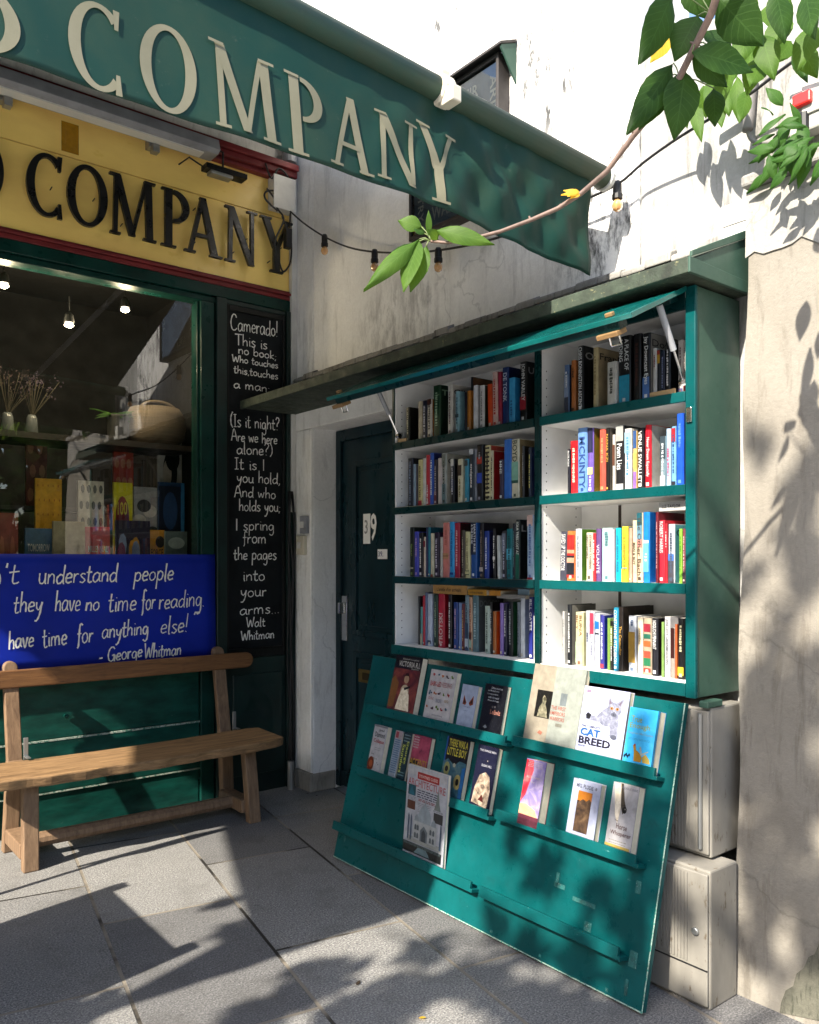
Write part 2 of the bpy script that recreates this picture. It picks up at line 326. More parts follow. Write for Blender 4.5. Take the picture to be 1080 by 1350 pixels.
HW = {
'a': (.52, [[(.4, .42), (.25, .5), (.07, .35), (.06, .1), (.2, .0), (.38, .2), (.42, .48)], [(.42, .48), (.41, .12), (.5, .02)]]),
'b': (.5, [[(.08, 1), (.06, .0)], [(.07, .3), (.25, .5), (.41, .34), (.36, .06), (.18, .0), (.07, .1)]]),
'c': (.42, [[(.36, .42), (.22, .5), (.05, .3), (.1, .05), (.25, .0), (.38, .1)]]),
'd': (.52, [[(.4, .4), (.25, .48), (.06, .3), (.1, .04), (.25, .02), (.41, .2)], [(.45, 1), (.41, .1), (.48, .0)]]),
'e': (.44, [[(.06, .24), (.36, .3), (.3, .48), (.13, .44), (.05, .2), (.14, .02), (.38, .08)]]),
'f': (.34, [[(.36, .92), (.24, 1), (.16, .8), (.14, -.1), (.06, -.25)], [(.02, .48), (.3, .5)]]),
'g': (.5, [[(.38, .42), (.22, .5), (.06, .32), (.12, .06), (.3, .08), (.4, .46)], [(.4, .46), (.4, -.2), (.25, -.42), (.08, -.3)]]),
'h': (.48, [[(.08, 1), (.06, 0)], [(.07, .28), (.22, .48), (.36, .4), (.38, 0)]]),
'i': (.2, [[(.1, .48), (.1, .08), (.15, .0)], [(.1, .68), (.11, .71)]]),
'j': (.22, [[(.14, .48), (.12, -.25), (.0, -.35)], [(.14, .68), (.15, .71)]]),
'k': (.44, [[(.08, 1), (.06, 0)], [(.36, .5), (.08, .24), (.38, 0)]]),
'l': (.22, [[(.1, 1), (.08, .1), (.16, .0)]]),
'm': (.74, [[(.06, .5), (.06, 0)], [(.06, .3), (.18, .49), (.3, .4), (.31, 0)], [(.31, .3), (.45, .49), (.58, .4), (.6, 0)]]),
'n': (.48, [[(.07, .5), (.06, 0)], [(.07, .3), (.22, .49), (.36, .4), (.38, 0)]]),
'o': (.48, [[(.22, .5), (.06, .34), (.09, .08), (.24, .0), (.4, .16), (.36, .42), (.22, .5)]]),
'p': (.5, [[(.09, .5), (.05, -.45)], [(.08, .34), (.24, .5), (.41, .36), (.36, .1), (.2, .02), (.08, .12)]]),
'r': (.36, [[(.07, .5), (.06, 0)], [(.06, .28), (.18, .46), (.32, .46)]]),
's': (.4, [[(.34, .44), (.2, .5), (.08, .4), (.2, .26), (.33, .14), (.2, .0), (.04, .06)]]),
't': (.36, [[(.16, .85), (.13, .1), (.24, .0), (.33, .06)], [(.0, .52), (.32, .54)]]),
'u': (.48, [[(.06, .5), (.07, .12), (.18, .0), (.34, .1), (.38, .5)], [(.38, .5), (.38, .06), (.45, 0)]]),
'v': (.44, [[(.04, .5), (.19, .0), (.38, .5)]]),
'w': (.62, [[(.04, .5), (.14, .02), (.28, .4), (.4, .02), (.54, .5)]]),
'y': (.46, [[(.06, .5), (.1, .2), (.24, .14), (.38, .46)], [(.4, .5), (.3, -.1), (.16, -.4), (.02, -.42)]]),
'C': (.66, [[(.56, .82), (.44, 1), (.22, .95), (.05, .5), (.14, .08), (.36, .0), (.58, .14)]]),
'T': (.56, [[(.28, 1), (.27, 0)], [(.0, .96), (.58, 1.0)]]),
'I': (.34, [[(.17, 1), (.16, 0)], [(.04, .98), (.3, 1)], [(.03, .0), (.3, .02)]]),
'|': (.26, [[(.13, 1), (.12, 0)]]),
'W': (.82, [[(.03, 1), (.2, .0), (.4, .7), (.56, .02), (.78, 1)]]),
'A': (.64, [[(.02, 0), (.3, 1), (.58, 0)], [(.12, .36), (.5, .38)]]),
'G': (.68, [[(.56, .84), (.4, 1), (.16, .85), (.05, .4), (.2, .02), (.44, .06), (.54, .38)], [(.36, .38), (.58, .4), (.56, -.05)]]),
'.': (.2, [[(.08, .0), (.1, .03)]]), ',': (.2, [[(.1, .05), (.09, -.06), (.03, -.15)]]), "'": (.16, [[(.08, 1), (.06, .78)]]),
'"': (.3, [[(.06, 1.05), (.02, .85)], [(.2, 1.05), (.16, .85)]]), ';': (.2, [[(.1, .4), (.11, .43)], [(.1, .05), (.03, -.15)]]),
'!': (.24, [[(.14, 1), (.1, .25)], [(.08, .0), (.1, .03)]]), '?': (.44, [[(.06, .8), (.2, 1), (.38, .85), (.3, .6), (.18, .45), (.17, .25)], [(.16, .0), (.18, .03)]]),
'(': (.26, [[(.22, 1.05), (.06, .7), (.05, .2), (.2, -.1)]]), ')': (.28, [[(.06, 1.05), (.2, .7), (.2, .2), (.04, -.12)]]),
'-': (.36, [[(.05, .32), (.3, .34)]]), ' ': (.34, [])}
def hand(mb, s, P0, P1, H, N, wd=.0045, slant=.0, jit=.03, mi=0):
    """handwriting from base-line point P0 to P1, H = ascender height; strokes are thin ribbons lying on the surface"""
    P0, P1, N = Vector(P0), Vector(P1), Vector(N).normalized(); U = (P1 - P0); L = U.length; U.normalize(); V = N.cross(U); 
    if V.z < 0: V = -V
    tot = sum(HW[c][0] for c in s); sx = L / tot; x = 0; z = 0
    for c in s:
        a, st = HW[c]; dy = rng.uniform(-jit, jit); sc = 1 + rng.uniform(-.06, .06)
        for p in st:
            q = [(x + px_ * 1.0 + slant * py_, (py_ * sc + dy)) for px_, py_ in p]
            pts = [P0 + U * (a_ * sx) + V * (b_ * H) for a_, b_ in spl(q)]
            z += 1; n = len(pts); ww = wd * rng.uniform(.8, 1.15); vs = []
            for i, pt in enumerate(pts):
                t = (pts[min(i + 1, n - 1)] - pts[max(i - 1, 0)]); t = t.normalized() if t.length > 0 else U
                sd = N.cross(t); k = ww / 2 * (1 + .25 * math.sin(i * 1.7 + z)); vs += [pt + sd * k + N * (z % 7) * .00015, pt - sd * k + N * (z % 7) * .00015]
            mb.add(vs, [(2 * i, 2 * i + 1, 2 * i + 3, 2 * i + 2) for i in range(n - 1)], mi)
        x += a
def serif(ch):
    """list of closed quads strips ((x,y) outlines) for a condensed slab-serif capital in a unit-high box"""
    o = []
    def bar(x0, y0, x1, y1, w0, w1=None, n=10):
        w1 = w0 if w1 is None else w1
        L = [(x0 + (x1 - x0) * i / n - (w0 + (w1 - w0) * i / n) / 2, y0 + (y1 - y0) * i / n) for i in range(n + 1)]
        Rr = [(x0 + (x1 - x0) * i / n + (w0 + (w1 - w0) * i / n) / 2, y0 + (y1 - y0) * i / n) for i in range(n + 1)]
        o.append((L, Rr))
    def arc(cx, cy, rx, ry, a0, a1, wt, wn, n=30):
        A, B = [], []
        for i in range(n + 1):
            a = R(a0 + (a1 - a0) * i / n); k = wn + (wt - wn) * abs(math.cos(a)) ** 1.3
            A.append((cx + (rx + k / 2) * math.cos(a), cy + (ry + k * .42) * math.sin(a))); B.append((cx + (rx - k / 2) * math.cos(a), cy + (ry - k * .42) * math.sin(a)))
        o.append((A, B))
    def ser(x, y, w, h=.035): o.append(([(x - w / 2, y - h / 2 * 0), (x - w / 2, y + h)], [(x + w / 2, y), (x + w / 2, y + h)]))
    T, t = .135, .07
    if ch == 'C':
        arc(.33, .5, .27, .465, 47, 313, T, t); bar(.53, .76, .535, .99, .045, .075, 2); bar(.53, .24, .535, .01, .045, .075, 2); wd = .6
    elif ch == 'O': arc(.34, .5, .27, .465, 0, 360, T, t, 44); wd = .68
    elif ch == 'D': bar(.13, 0, .13, 1, T); arc(.2, .5, .32, .465, -90, 90, T, t); ser(.12, 0, .24); ser(.12, .965, .24); wd = .62
    elif ch == 'M':
        bar(.11, 0, .14, 1, t + .015); bar(.15, .99, .44, .03, T, T * .9); bar(.44, .03, .71, .99, t); bar(.78, 0, .75, 1, T)
        ser(.11, 0, .2); ser(.78, 0, .26); ser(.1, .965, .2); ser(.78, .965, .22); wd = .9
    elif ch == 'P': bar(.13, 0, .13, 1, T); arc(.22, .715, .24, .25, -90, 90, T * .95, t); ser(.13, 0, .28); ser(.1, .965, .2); wd = .56
    elif ch == 'A':
        bar(.08, 0, .33, 1, t + .01); bar(.58, 0, .33, 1, T, T * .9); o.append(([(.17, .30), (.17, .36)], [(.5, .30), (.5, .36)])); ser(.08, 0, .22); ser(.6, 0, .26); wd = .7
    elif ch == 'N':
        bar(.1, 0, .12, 1, t + .01); bar(.12, .99, .56, .01, T, T * .9); bar(.57, .05, .57, 1, t); ser(.1, 0, .22); ser(.08, .965, .18); ser(.57, .965, .22); wd = .7
    elif ch == 'Y':
        bar(.07, .99, .3, .45, T, T); bar(.56, .99, .33, .45, t + .01); bar(.31, 0, .31, .5, T); ser(.31, 0, .28); ser(.07, .965, .24); ser(.56, .965, .2); wd = .64
    return o, wd
def put_serif(mb, ch, fn, thick):
    """fn(x, y, d) maps letter space + depth to world"""
    o, wd = serif(ch)
    for q, (A, B) in enumerate(o):
        n = len(A); e = q * .0008; vs = []
        for i in range(n): vs += [fn(A[i][0] / wd, A[i][1], thick + e), fn(B[i][0] / wd, B[i][1], thick + e)]
        if thick > .004:
            for i in range(n): vs += [fn(A[i][0] / wd, A[i][1], e * .5), fn(B[i][0] / wd, B[i][1], e * .5)]
        fs = [(2 * i, 2 * i + 1, 2 * i + 3, 2 * i + 2) for i in range(n - 1)]
        if thick > .004:
            b = 2 * n
            for i in range(n - 1): fs += [(2 * i, 2 * i + 2, b + 2 * i + 2, b + 2 * i), (2 * i + 1, b + 2 * i + 1, b + 2 * i + 3, 2 * i + 3)]
            fs += [(0, b, b + 1, 1), (2 * n - 2, 2 * n - 1, b + 2 * n - 1, b + 2 * n - 2)]
        mb.add(vs, fs)
# ------------------------------------------------------------------ setting and shop front
YF, XW, XP = 4.65, 2.74, 2.62          # sign face, side wall, pier
g = MB(); n_ = 24
g.add([(-60, -60, -.012), (60, -60, -.012), (60, 60, -.012), (-60, 60, -.012)], [(0, 1, 2, 3)])
tag(g.build("ground", paint("pale_bounce_ground", (.56, .54, .50), .9, .2, 3)), kind='structure')  # paleness added out of view, to bounce sunlight up under the awning
g = MB(); g.box(-.9, 3.1, .2, 5.2, -.010, 0)
tag(g.build("pavement", PAVE), kind='structure')

shop = thing("shop_front", (1.2, 4.7, 0), "green bookshop front with raised black letters on a gold fascia, glazed window and panelled base", "shop front")
def P(name, mb, m, parent=None, **k): return mb.build(name, m, parent or shop, **k)
b = MB(); b.box(-3, 2.72, 4.65, 4.75, 3.155, 3.615); b.box(-3, 2.72, 4.646, 4.75, 3.619, 3.84); fas = P("fascia", b, GOLD)
b = MB(); b.box(-3, 2.735, 4.63, 4.66, 3.100, 3.125); b.box(-3, 2.735, 4.615, 4.66, 3.127, 3.142); b.box(-3, 2.735, 4.635, 4.66, 3.144, 3.158)
P("lower_moulding", b, REDP, bevel=.003)
b = MB(); b.box(-3, 2.72, 4.60, 4.66, 3.84, 3.862); b.box(-3, 2.72, 4.57, 4.66, 3.864, 3.90); b.box(-3, 2.72, 4.55, 4.66, 3.902, 3.94); P("upper_moulding", b, REDP, bevel=.004)
b = MB(); b.box(-3, 2.735, 4.66, 4.9, 3.95, 5.2); P("upper_wall", b, PLS)
b = MB(); b.box(-3, 2.735, 4.63, 4.76, 3.03, 3.098); b.box(-3, 2.20, 4.65, 4.76, 2.995, 3.028); P("lintel", b, FRAMEG, bevel=.004)
b = MB(); b.box(2.10, 2.185, 4.64, 4.78, .0, 2.99); b.box(2.085, 2.1, 4.665, 4.72, .92, 2.99); P("window_frame", b, FRAMEG, bevel=.004)
b = MB(); b.add([(-3, 4.707, .92), (2.09, 4.707, .92), (2.09, 4.707, 2.992), (-3, 4.707, 2.992)], [(0, 1, 2, 3)]); P("window_pane", b, GLASS)
b = MB(); b.box(2.195, 2.262, 4.625, 4.78, 0, 3.027); b.box(2.262, 2.672, 4.635, 4.78, 0, .84); b.box(2.262, 2.672, 4.635, 4.78, 3.0, 3.027); b.box(2.672, 2.735, 4.62, 4.78, 0, 3.027); b.box(2.262, 2.672, 4.66, 4.78, .84, 3.0)
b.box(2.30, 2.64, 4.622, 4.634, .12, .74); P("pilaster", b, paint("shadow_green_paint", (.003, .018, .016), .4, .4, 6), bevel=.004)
b = MB(); b.box(-3, 2.2, 4.605, 4.78, .822, .858); b.box(-3, 2.2, 4.642, 4.78, .858, .918); P("window_sill", b, FRAMEG, bevel=.004)
b = MB(); b.box(1.0, 2.095, 4.66, 4.76, .0, .20); b.box(1.0, 2.095, 4.653, 4.76, .208, .478); b.box(1.0, 2.095, 4.66, 4.76, .488, .82)
b.box(-3, .99, 4.665, 4.76, 0, .82); P("stall_riser", b, GREENF, bevel=.005)
b = MB(); b.box(1.0, 2.098, 4.6515, 4.66, .2005, .2075); b.box(1.0, 2.098, 4.6515, 4.66, .4785, .4875); P("panel_edge", b, paint("worn_edge_paint", (.38, .42, .36), .6, .4, 20, (.02, .12, .09), .5))
b = MB(); b.lathe((1.33, 4.652, .605), [(.012, 0), (.012, .02), (.007, .028)], 10, 0, (0, -1, 0)); P("bolt", b, GREENF)
b = MB()
for k in range(8): b.box(.45 + k * .062, .468 + k * .062, 4.64, 4.66, .06, .40)
for k in range(7): b.box(.44, .96, 4.636, 4.655, .07 + k * .05, .085 + k * .05)
P("vent_grille", b, GREENF)
b = MB(); b.box(-3, 2.1, 4.78, 4.80, .0, .9); P("inner_panel", b, BLACKP)
# interior of the shop window: dark room, shelf boards
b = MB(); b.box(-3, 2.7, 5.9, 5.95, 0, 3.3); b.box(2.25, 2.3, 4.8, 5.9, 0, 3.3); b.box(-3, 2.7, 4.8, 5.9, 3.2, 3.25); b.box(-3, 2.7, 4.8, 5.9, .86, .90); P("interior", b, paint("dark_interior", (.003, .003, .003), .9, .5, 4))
b = MB(); b.box(-1, 2.2, 4.98, 5.35, 2.13, 2.165); b.box(-1, 2.2, 5.25, 5.5, 1.74, 1.765); b.box(-1, 2.2, 5.10, 5.5, 1.30, 1.33); P("display_shelf", b, paint("dark_shelf_wood", (.02, .015, .011), .5, .4, 6))
# raised letters on the fascia: each is its own part
zb = onY(150, 312, YF).z; cap = onY(150, 233, YF).z - zb
for ch, x0, x1 in (('D', -36, 7), ('C', 35, 84), ('O', 88, 142), ('M', 144, 205), ('P', 213, 252), ('A', 245, 291), ('N', 297, 340), ('Y', 346, 384)):
    X0, X1 = onY(x0, 300, YF - .05).x, onY(x1, 300, YF - .05).x
    b = MB(); put_serif(b, ch, lambda x, y, d: Vector((X0 + (X1 - X0) * x, YF - .035 - d, zb + cap * y)), .022)
    for dx, dz in ((.3, .2), (.3, .8), (.7, .5)): b.tube([(X0 + (X1 - X0) * dx, YF, zb + cap * dz), (X0 + (X1 - X0) * dx, YF - .036, zb + cap * dz + .004)], .003, 5)
    P("letter", b, paint("black_letter_paint", (.010, .010, .011), .32, .3, 10))
b = MB(); c = onY(92, 172, YF); b.box(c.x - .045, c.x + .045, 4.6435, 4.6455, 3.64, 3.80); P("tape_patch", b, flat('c99310', .6))

# handwritten chalkboard
cb = thing("chalkboard", (2.46, 4.66, .88), "tall narrow black chalkboard covered with a white handwritten poem", "chalkboard")
b = MB(); b.box(2.266, 2.668, 4.645, 4.659, .87, 2.995); P("slate", b, SLATE, cb)
b = MB(); b.box(2.264, 2.280, 4.634, 4.658, .842, 2.998); b.box(2.65, 2.670, 4.634, 4.658, .842, 2.998); b.box(2.28, 2.65, 4.635, 4.658, 2.965, 2.998); b.box(2.28, 2.65, 4.635, 4.658, .842, .90); P("frame", b, BLACKP, cb, bevel=.003)
b = MB(); YS = 4.6425
for s, x0, y0, x1, y1, h in (("Camerado!", 304, 434, 367, 443, 24), ("This is", 310, 454, 353, 460, 17), ("no book;", 314, 466, 365, 474, 13), ("Who touches", 306, 476, 367, 486, 10.5), ("this,touches", 308, 491, 367, 501, 12), ("a man;", 308, 511, 356, 517, 14),
    ("(Is it night?", 304, 562, 369, 566, 19), ("Are we here", 305, 581, 366, 585, 17), ("alone?)", 312, 598, 360, 600, 17), ("It is |", 309, 618, 350, 620, 17), ("you hold,", 312, 635, 370, 638, 17), ("And who", 309, 655, 364, 657, 17), ("holds you;", 315, 673, 370, 674, 17),
    ("| spring", 310, 699, 362, 699, 18), ("from", 320, 716, 352, 716, 18), ("the pages", 308, 738, 365, 737, 18), ("into", 320, 766, 350, 765, 18), ("your", 317, 787, 352, 785, 18), ("arms...", 316, 811, 369, 808, 17), ("Walt", 325, 827, 350, 825, 14), ("Whitman", 318, 845, 362, 840, 15)):
    p0, p1 = onY(x0, y0, YS), onY(x1, y1, YS); p1.z = p0.z + (p1.z - p0.z) * .55
    hand(b, s, p0, p1, (onY(x0, y0 - h, YS).z - p0.z) * .9, (0, -1, 0), .0062); P("chalk_line", b, CHALK, cb); b = MB()

# blue banner
bn = MB(); nx, nz = 50, 10; vs = []
for j in range(nz + 1):
    for i in range(nx + 1):
        u, v_ = i / nx, j / nz
        vs.append((-1 + 3.185 * u, 4.634 - .004 * math.sin(u * 31 + v_ * 3) * (1 - v_) - .0025 * math.sin(u * 70 + v_ * 5) * (1 - v_) - .008 * (1 - v_) , .864 + .613 * v_))
bn.add(vs, [(j * (nx + 1) + i, j * (nx + 1) + i + 1, (j + 1) * (nx + 1) + i + 1, (j + 1) * (nx + 1) + i) for j in range(nz) for i in range(nx)])
ban = tag(bn.build("banner", BLUEB, org=(.6, 4.63, .864), smooth=True), "deep blue cloth banner with a handwritten white quotation fixed below the shop window", "banner")
s_ = ban.modifiers.new('thick', 'SOLIDIFY'); s_.thickness = .002; s_.offset = 1
b = MB(); YS = 4.618
for s, x0, y0, x1, y1, h in (("don't", -62, 776, 26, 768, 30), ("understand", 50, 770, 155, 766, 26), ("people", 176, 766, 229, 765, 24), ("they", 17, 808, 56, 806, 26), ("have", 72, 806, 106, 805, 28), ("no", 112, 805, 131, 805, 22), ("time", 142, 806, 180, 804, 26), ("for", 186, 804, 205, 803, 26), ("reading.", 209, 803, 270, 799, 24),
    ("have", 11, 856, 45, 852, 26), ("time", 56, 854, 89, 849, 26), ("for", 101, 848, 123, 846, 26), ("anything", 134, 842, 196, 836, 22), ("else!", 211, 836, 248, 833, 24), ('"', 254, 826, 262, 825, 18), ("- George", 130, 874, 188, 866, 19), ("Whitman", 190, 868, 239, 863, 19)):
    p0, p1 = onY(x0, y0, YS), onY(x1, y1, YS)
    hand(b, s, p0, p1, onY(x0, y0 - h, YS).z - p0.z, (0, -1, 0), .0075, .12); b.build("written_word", CHALK, ban); b = MB()

# linear light housing over the sign, small floodlight, junction box, cord round the Y
lh = thing("light_housing", (.5, 4.6, 3.81), "long grey metal strip light housing bracketed above the gold sign", "light fitting")
b = MB(); b.prism([(-2.2, 4.44, 3.815), (-2.2, 4.47, 3.80), (-2.2, 4.58, 3.80), (-2.2, 4.59, 3.835), (-2.2, 4.53, 3.895), (-2.2, 4.46, 3.88)], (4.33, 0, 0)); P("housing", b, GREYP, lh, bevel=.003)
b = MB(); b.box(-2.1, 2.05, 4.49, 4.56, 3.793, 3.80); P("diffuser", b, solid("frosted_diffuser", (.6, .6, .56), .4), lh)
for px_ in (8, 202):
    x = onY(px_, 160, 4.6).x; b = MB(); b.box(x - .03, x + .03, 4.585, 4.645, 3.78, 3.83); b.box(x - .02, x + .02, 4.55, 4.60, 3.745, 3.79); P("bracket", b, STEEL, lh, bevel=.003)
fl = thing("floodlight", (2.22, 4.5, 3.7), "small dark floodlight on a wire arm in front of the gold sign", "floodlight")
c = onY(294, 228, 4.5)
b = MB(); b.box(c.x - .12, c.x + .14, 4.46, 4.54, c.z - .012, c.z + .018); P("casing", b, BLACKP, fl, bevel=.004)
b = MB(); b.box(c.x - .09, c.x + .05, 4.465, 4.53, c.z - .035, c.z - .0125); P("lamp_head", b, STEEL, fl, bevel=.006)
b = MB(); b.tube([(c.x, 4.5, c.z + .018), (c.x, 4.5, c.z + .12), (c.x - .01, 4.56, c.z + .16), (c.x - .01, 4.64, c.z + .16)], .006, 6); P("arm", b, BLACK, fl); b = MB(); b.tube([(c.x - .12, 4.5, c.z), (c.x - .2, 4.52, c.z + .04), (c.x - .22, 4.62, c.z + .03)], .005, 6); P("wire", b, BLACK, fl)
jb = thing("junction_box", (2.68, 4.6, 3.55), "white square junction box at the corner beside the gold sign", "junction box")
c = onY(375, 255, 4.56); b = MB(); b.box(c.x - .075, c.x + .075, 4.56, 4.64, c.z - .10, c.z + .10); P("box", b, TRUNK, jb, bevel=.008)
b = MB(); b.box(c.x - .079, c.x + .079, 4.552, 4.5595, c.z - .104, c.z + .104); P("lid", b, TRUNK, jb, bevel=.004)
b = MB(); q = onY(372, 300, 4.55)
def loop(pts, Y=4.56): return [onY(a, b_, Y) for a, b_ in spl(pts, 6)]
b.tube(loop([(352, 248), (362, 262), (366, 275), (374, 290), (362, 320), (368, 345), (374, 358), (383, 345), (384, 318), (378, 300), (372, 285)]), .006, 6)
b.tube(loop([(350, 215), (358, 235), (368, 222), (380, 235), (372, 250), (352, 252), (350, 262), (366, 278)]), .006, 6); b.tube(loop([(346, 222), (355, 215), (370, 218), (384, 228), (382, 300)], 4.58), .005, 6)
b.box(q.x + .02, q.x + .06, 4.53, 4.57, q.z - .12, q.z + .0); tag(b.build("loose_cable", BLACK, org=(2.6, 4.56, 3.3)), "tangle of black cable looped over the last letter of the gold sign", "cable")
# ------------------------------------------------------------------ side wall, surround, door
sw = MB(); Y1, Y0 = 4.415, 3.30
sw.box(XW, XW + .35, 2.0, Y0, 0, 7.2); sw.box(XW, XW + .35, Y0, Y1, 2.262, 7.2); sw.box(XW, XW + .35, Y1, 4.95, 0, 7.2)
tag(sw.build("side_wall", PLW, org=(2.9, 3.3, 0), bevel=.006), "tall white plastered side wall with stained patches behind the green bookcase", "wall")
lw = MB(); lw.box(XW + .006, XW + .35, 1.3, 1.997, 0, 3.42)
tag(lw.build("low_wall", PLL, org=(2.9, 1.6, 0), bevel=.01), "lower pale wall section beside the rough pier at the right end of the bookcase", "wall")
ds = thing("door_surround", (2.7, 4.4, 0), "cream painted stone door surround in the corner beside the chalkboard", "door surround")
b = MB(); b.box(2.725, 2.908, Y1 + .002, 4.60, .12, 2.26); b.box(2.725, 2.908, 3.35, 4.60, 2.2635, 2.40); P("frame", b, PLS, ds, bevel=.006)
b = MB(); b.box(2.715, 2.908, Y1 - .004, 4.605, 0, .118); P("plinth", b, plaster("grimy_stone", (.36, .33, .28), (.13, .12, .10), .7, 5), ds, bevel=.01)
dr = thing("door", (2.93, 3.9, 0), "dark blue green panelled door numbered 39, half hidden behind the bookcase", "door")
b = MB(); b.box(2.905, 2.99, 4.36, 4.414, .02, 2.258); b.box(2.905, 2.99, 3.31, 4.36, 2.19, 2.258); P("door_frame", b, DOORC, dr, bevel=.004)
b = MB(); b.box(2.925, 2.97, 3.32, 4.358, .03, 2.188); P("leaf", b, DOORC, dr)
b = MB()
for z0, z1 in ((.98, 2.05), (.15, .88)):
    b.box(2.912, 2.926, 4.20, 4.235, z0, z1); b.box(2.912, 2.926, 3.45, 4.20, z1 - .035, z1); b.box(2.912, 2.926, 3.45, 4.20, z0, z0 + .035); b.box(2.918, 2.926, 3.45, 4.17, z0 + .065, z1 - .065)
b.box(2.908, 2.9255, 3.33, 4.355, .03, .12); P("panel", b, DOORC, dr, bevel=.005)
c = onX(455, 815, 2.92); b = MB(); b.box(2.912, 2.924, c.y - .03, c.y + .03, c.z - .14, c.z + .14); P("lock_plate", b, CHROME, dr, bevel=.003)
b = MB(); b.box(2.87, 2.9115, c.y - .012, c.y + .012, c.z + .03, c.z + .10); P("handle", b, CHROME, dr, bevel=.006)
c = onX(490, 893, 2.92); b = MB(); b.box(2.910, 2.924, c.y - .125, c.y + .125, c.z - .04, c.z + .04); P("letterbox", b, BRASS, dr, bevel=.004)
b = MB(); b.box(2.907, 2.9095, c.y - .095, c.y + .08, c.z - .022, c.z + .022); P("letterbox_flap", b, solid("dark_brass", (.10, .07, .03), .4, .9), dr, bevel=.001)
UY = Vector((0, -1, 0)); UZ = Vector((0, 0, 1))
b = MB(); p0, p1 = onX(479, 717, 2.9135), onX(488, 677, 2.9135); b.box(2.9135, 2.9165, p1.y, p0.y, p0.z, p1.z); P("number_sticker", b, WHITE, dr)
b = MB(); p0 = onX(488.5, 713, 2.9125); put(b, "9", p0, UY, UZ, onX(488, 677, 2.9125).z - p0.z, .062, .02); p0 = onX(480.5, 704, 2.912); put(b, "3", (2.9125, p0.y, p0.z), UY, UZ, .085, .034, .01, 1)
b.build("house_number", [WHITE, solid("grey_ink", (.25, .25, .25))], dr)
b = MB(); p0, p1 = onX(498, 737, 2.9135), onX(510.5, 724, 2.9135); b.box(2.9135, 2.9165, p1.y, p0.y, p0.z, p1.z); P("small_sticker", b, WHITE, dr)
b = MB(); put(b, "39.", p0 + Vector((-.0012, -.006, .014)), UY, UZ, .032, .05); P("sticker_writing", b, solid("blue_ink", (.05, .06, .2)), dr)
for nm, py, hh, lb in (("intercom", 692, .055, "small grey intercom plate on the cream door surround, upper one"), ("bell_push", 719, .06, "ivory bell push on the cream door surround, below the intercom")):
    c = onX(403 if hh < .06 else 399, py, 2.725); o = thing(nm, c, lb, "doorbell"); W_ = .045 if hh < .06 else .055
    b = MB(); b.box(2.70, 2.7245, c.y - W_, c.y + W_ * .7, c.z - hh, c.z + hh); P("casing", b, GREYP if hh < .06 else IVORY, o, bevel=.004)
    b = MB(); b.box(2.694, 2.6995, c.y - .02, c.y + .02, c.z - .02, c.z + .02); P("button", b, TRUNK, o, bevel=.003)
b = MB(); b.box(2.70, 2.7395, 4.605, 4.645, 1.75, 3.9); tag(b.build("cable_trunking", TRUNK, org=(2.72, 4.62, 1.75), bevel=.003), "thin white vertical cable trunking in the corner beside the chalkboard", "trunking")
b = MB()
for k in range(4):
    pts = [(2.70 - .012 * k + .012 * math.sin(z * 5 + k * 2), 4.60 - .006 * k + .01 * math.sin(z * 7 + k), z) for z in [.12 + i * .11 for i in range(17)]]
    b.tube(pts, .008 - k * .001, 6)
tag(b.build("cable_bundle", BLACK, org=(2.69, 4.6, .1), smooth=True), "bundle of black cables running down the corner beside the cream surround", "cables")
b = MB(); b.tube([(2.665, 4.56, 0), (2.665, 4.56, .18)], .022, 10); tag(b.build("pipe_stub", STEEL, org=(2.665, 4.56, 0)), "short grey metal pipe standing at the foot of the corner", "pipe")
b = MB(); b.tube([(2.68, 4.60, 3.96), (2.68, 4.60, 7)], .045, 12)
for z in (4.4, 5.4, 6.4): b.tube([(2.68, 4.60, z), (2.68, 4.60, z + .04)], .052, 12)
tag(b.build("drainpipe", GREYP, org=(2.68, 4.6, 3.96), smooth=False), "grey drainpipe in the corner above the awning", "drainpipe")
# ------------------------------------------------------------------ right pier
NPZ = 26; pr = MB(); prof = []
for i in range(NPZ + 1):
    z = 2.70 * i / NPZ; prof.append((2.575 + .085 * z / 2.7 + .004 * math.sin(z * 9) , 1.497 + .006 * math.sin(z * 7), z))
vs = []
for x, y, z in prof: vs += [(x, y, z), (x, .2, z), (3.1, .2, z), (3.1, y, z)]
fs = []
for i in range(NPZ):
    for k in range(4): a, b_ = i * 4 + k, i * 4 + (k + 1) % 4; fs.append((a, b_, b_ + 4, a + 4))
fs.append((NPZ * 4, NPZ * 4 + 1, NPZ * 4 + 2, NPZ * 4 + 3)); pr.add(vs, fs)
pier = thing("pier", (2.8, .9, 0), "rough plastered wall pier at the right with a crumbling stone base", "wall")
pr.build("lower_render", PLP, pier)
b = MB(); pts = [(1.50, 2.699)] + [(1.50 - 1.28 * i / 40, 2.46 + .02 * math.sin(i * .45) + .014 * math.sin(i * 1.1 + 1) + .006 * math.sin(i * 2.3)) for i in range(41)] + [(.22, 2.699)]
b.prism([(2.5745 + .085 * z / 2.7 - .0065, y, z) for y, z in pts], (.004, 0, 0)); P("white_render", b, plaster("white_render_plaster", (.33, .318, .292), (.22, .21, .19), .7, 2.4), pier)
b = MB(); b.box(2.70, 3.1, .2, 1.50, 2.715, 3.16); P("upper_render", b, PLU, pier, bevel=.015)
b = MB(); pts = []
for i in range(14): pts.append((2.612 + .018 * rng.random(), 1.505 - i * .1, 2.70 + .006 * rng.random()))
for i in range(13):
    a, c = pts[i], pts[i + 1]; b.obox((a[0], a[1], a[2]), (.16, 0, 0), (0, -.099, 0), (0, 0, .035 + .012 * rng.random()))
P("ledge", b, PLU, pier, bevel=.01)
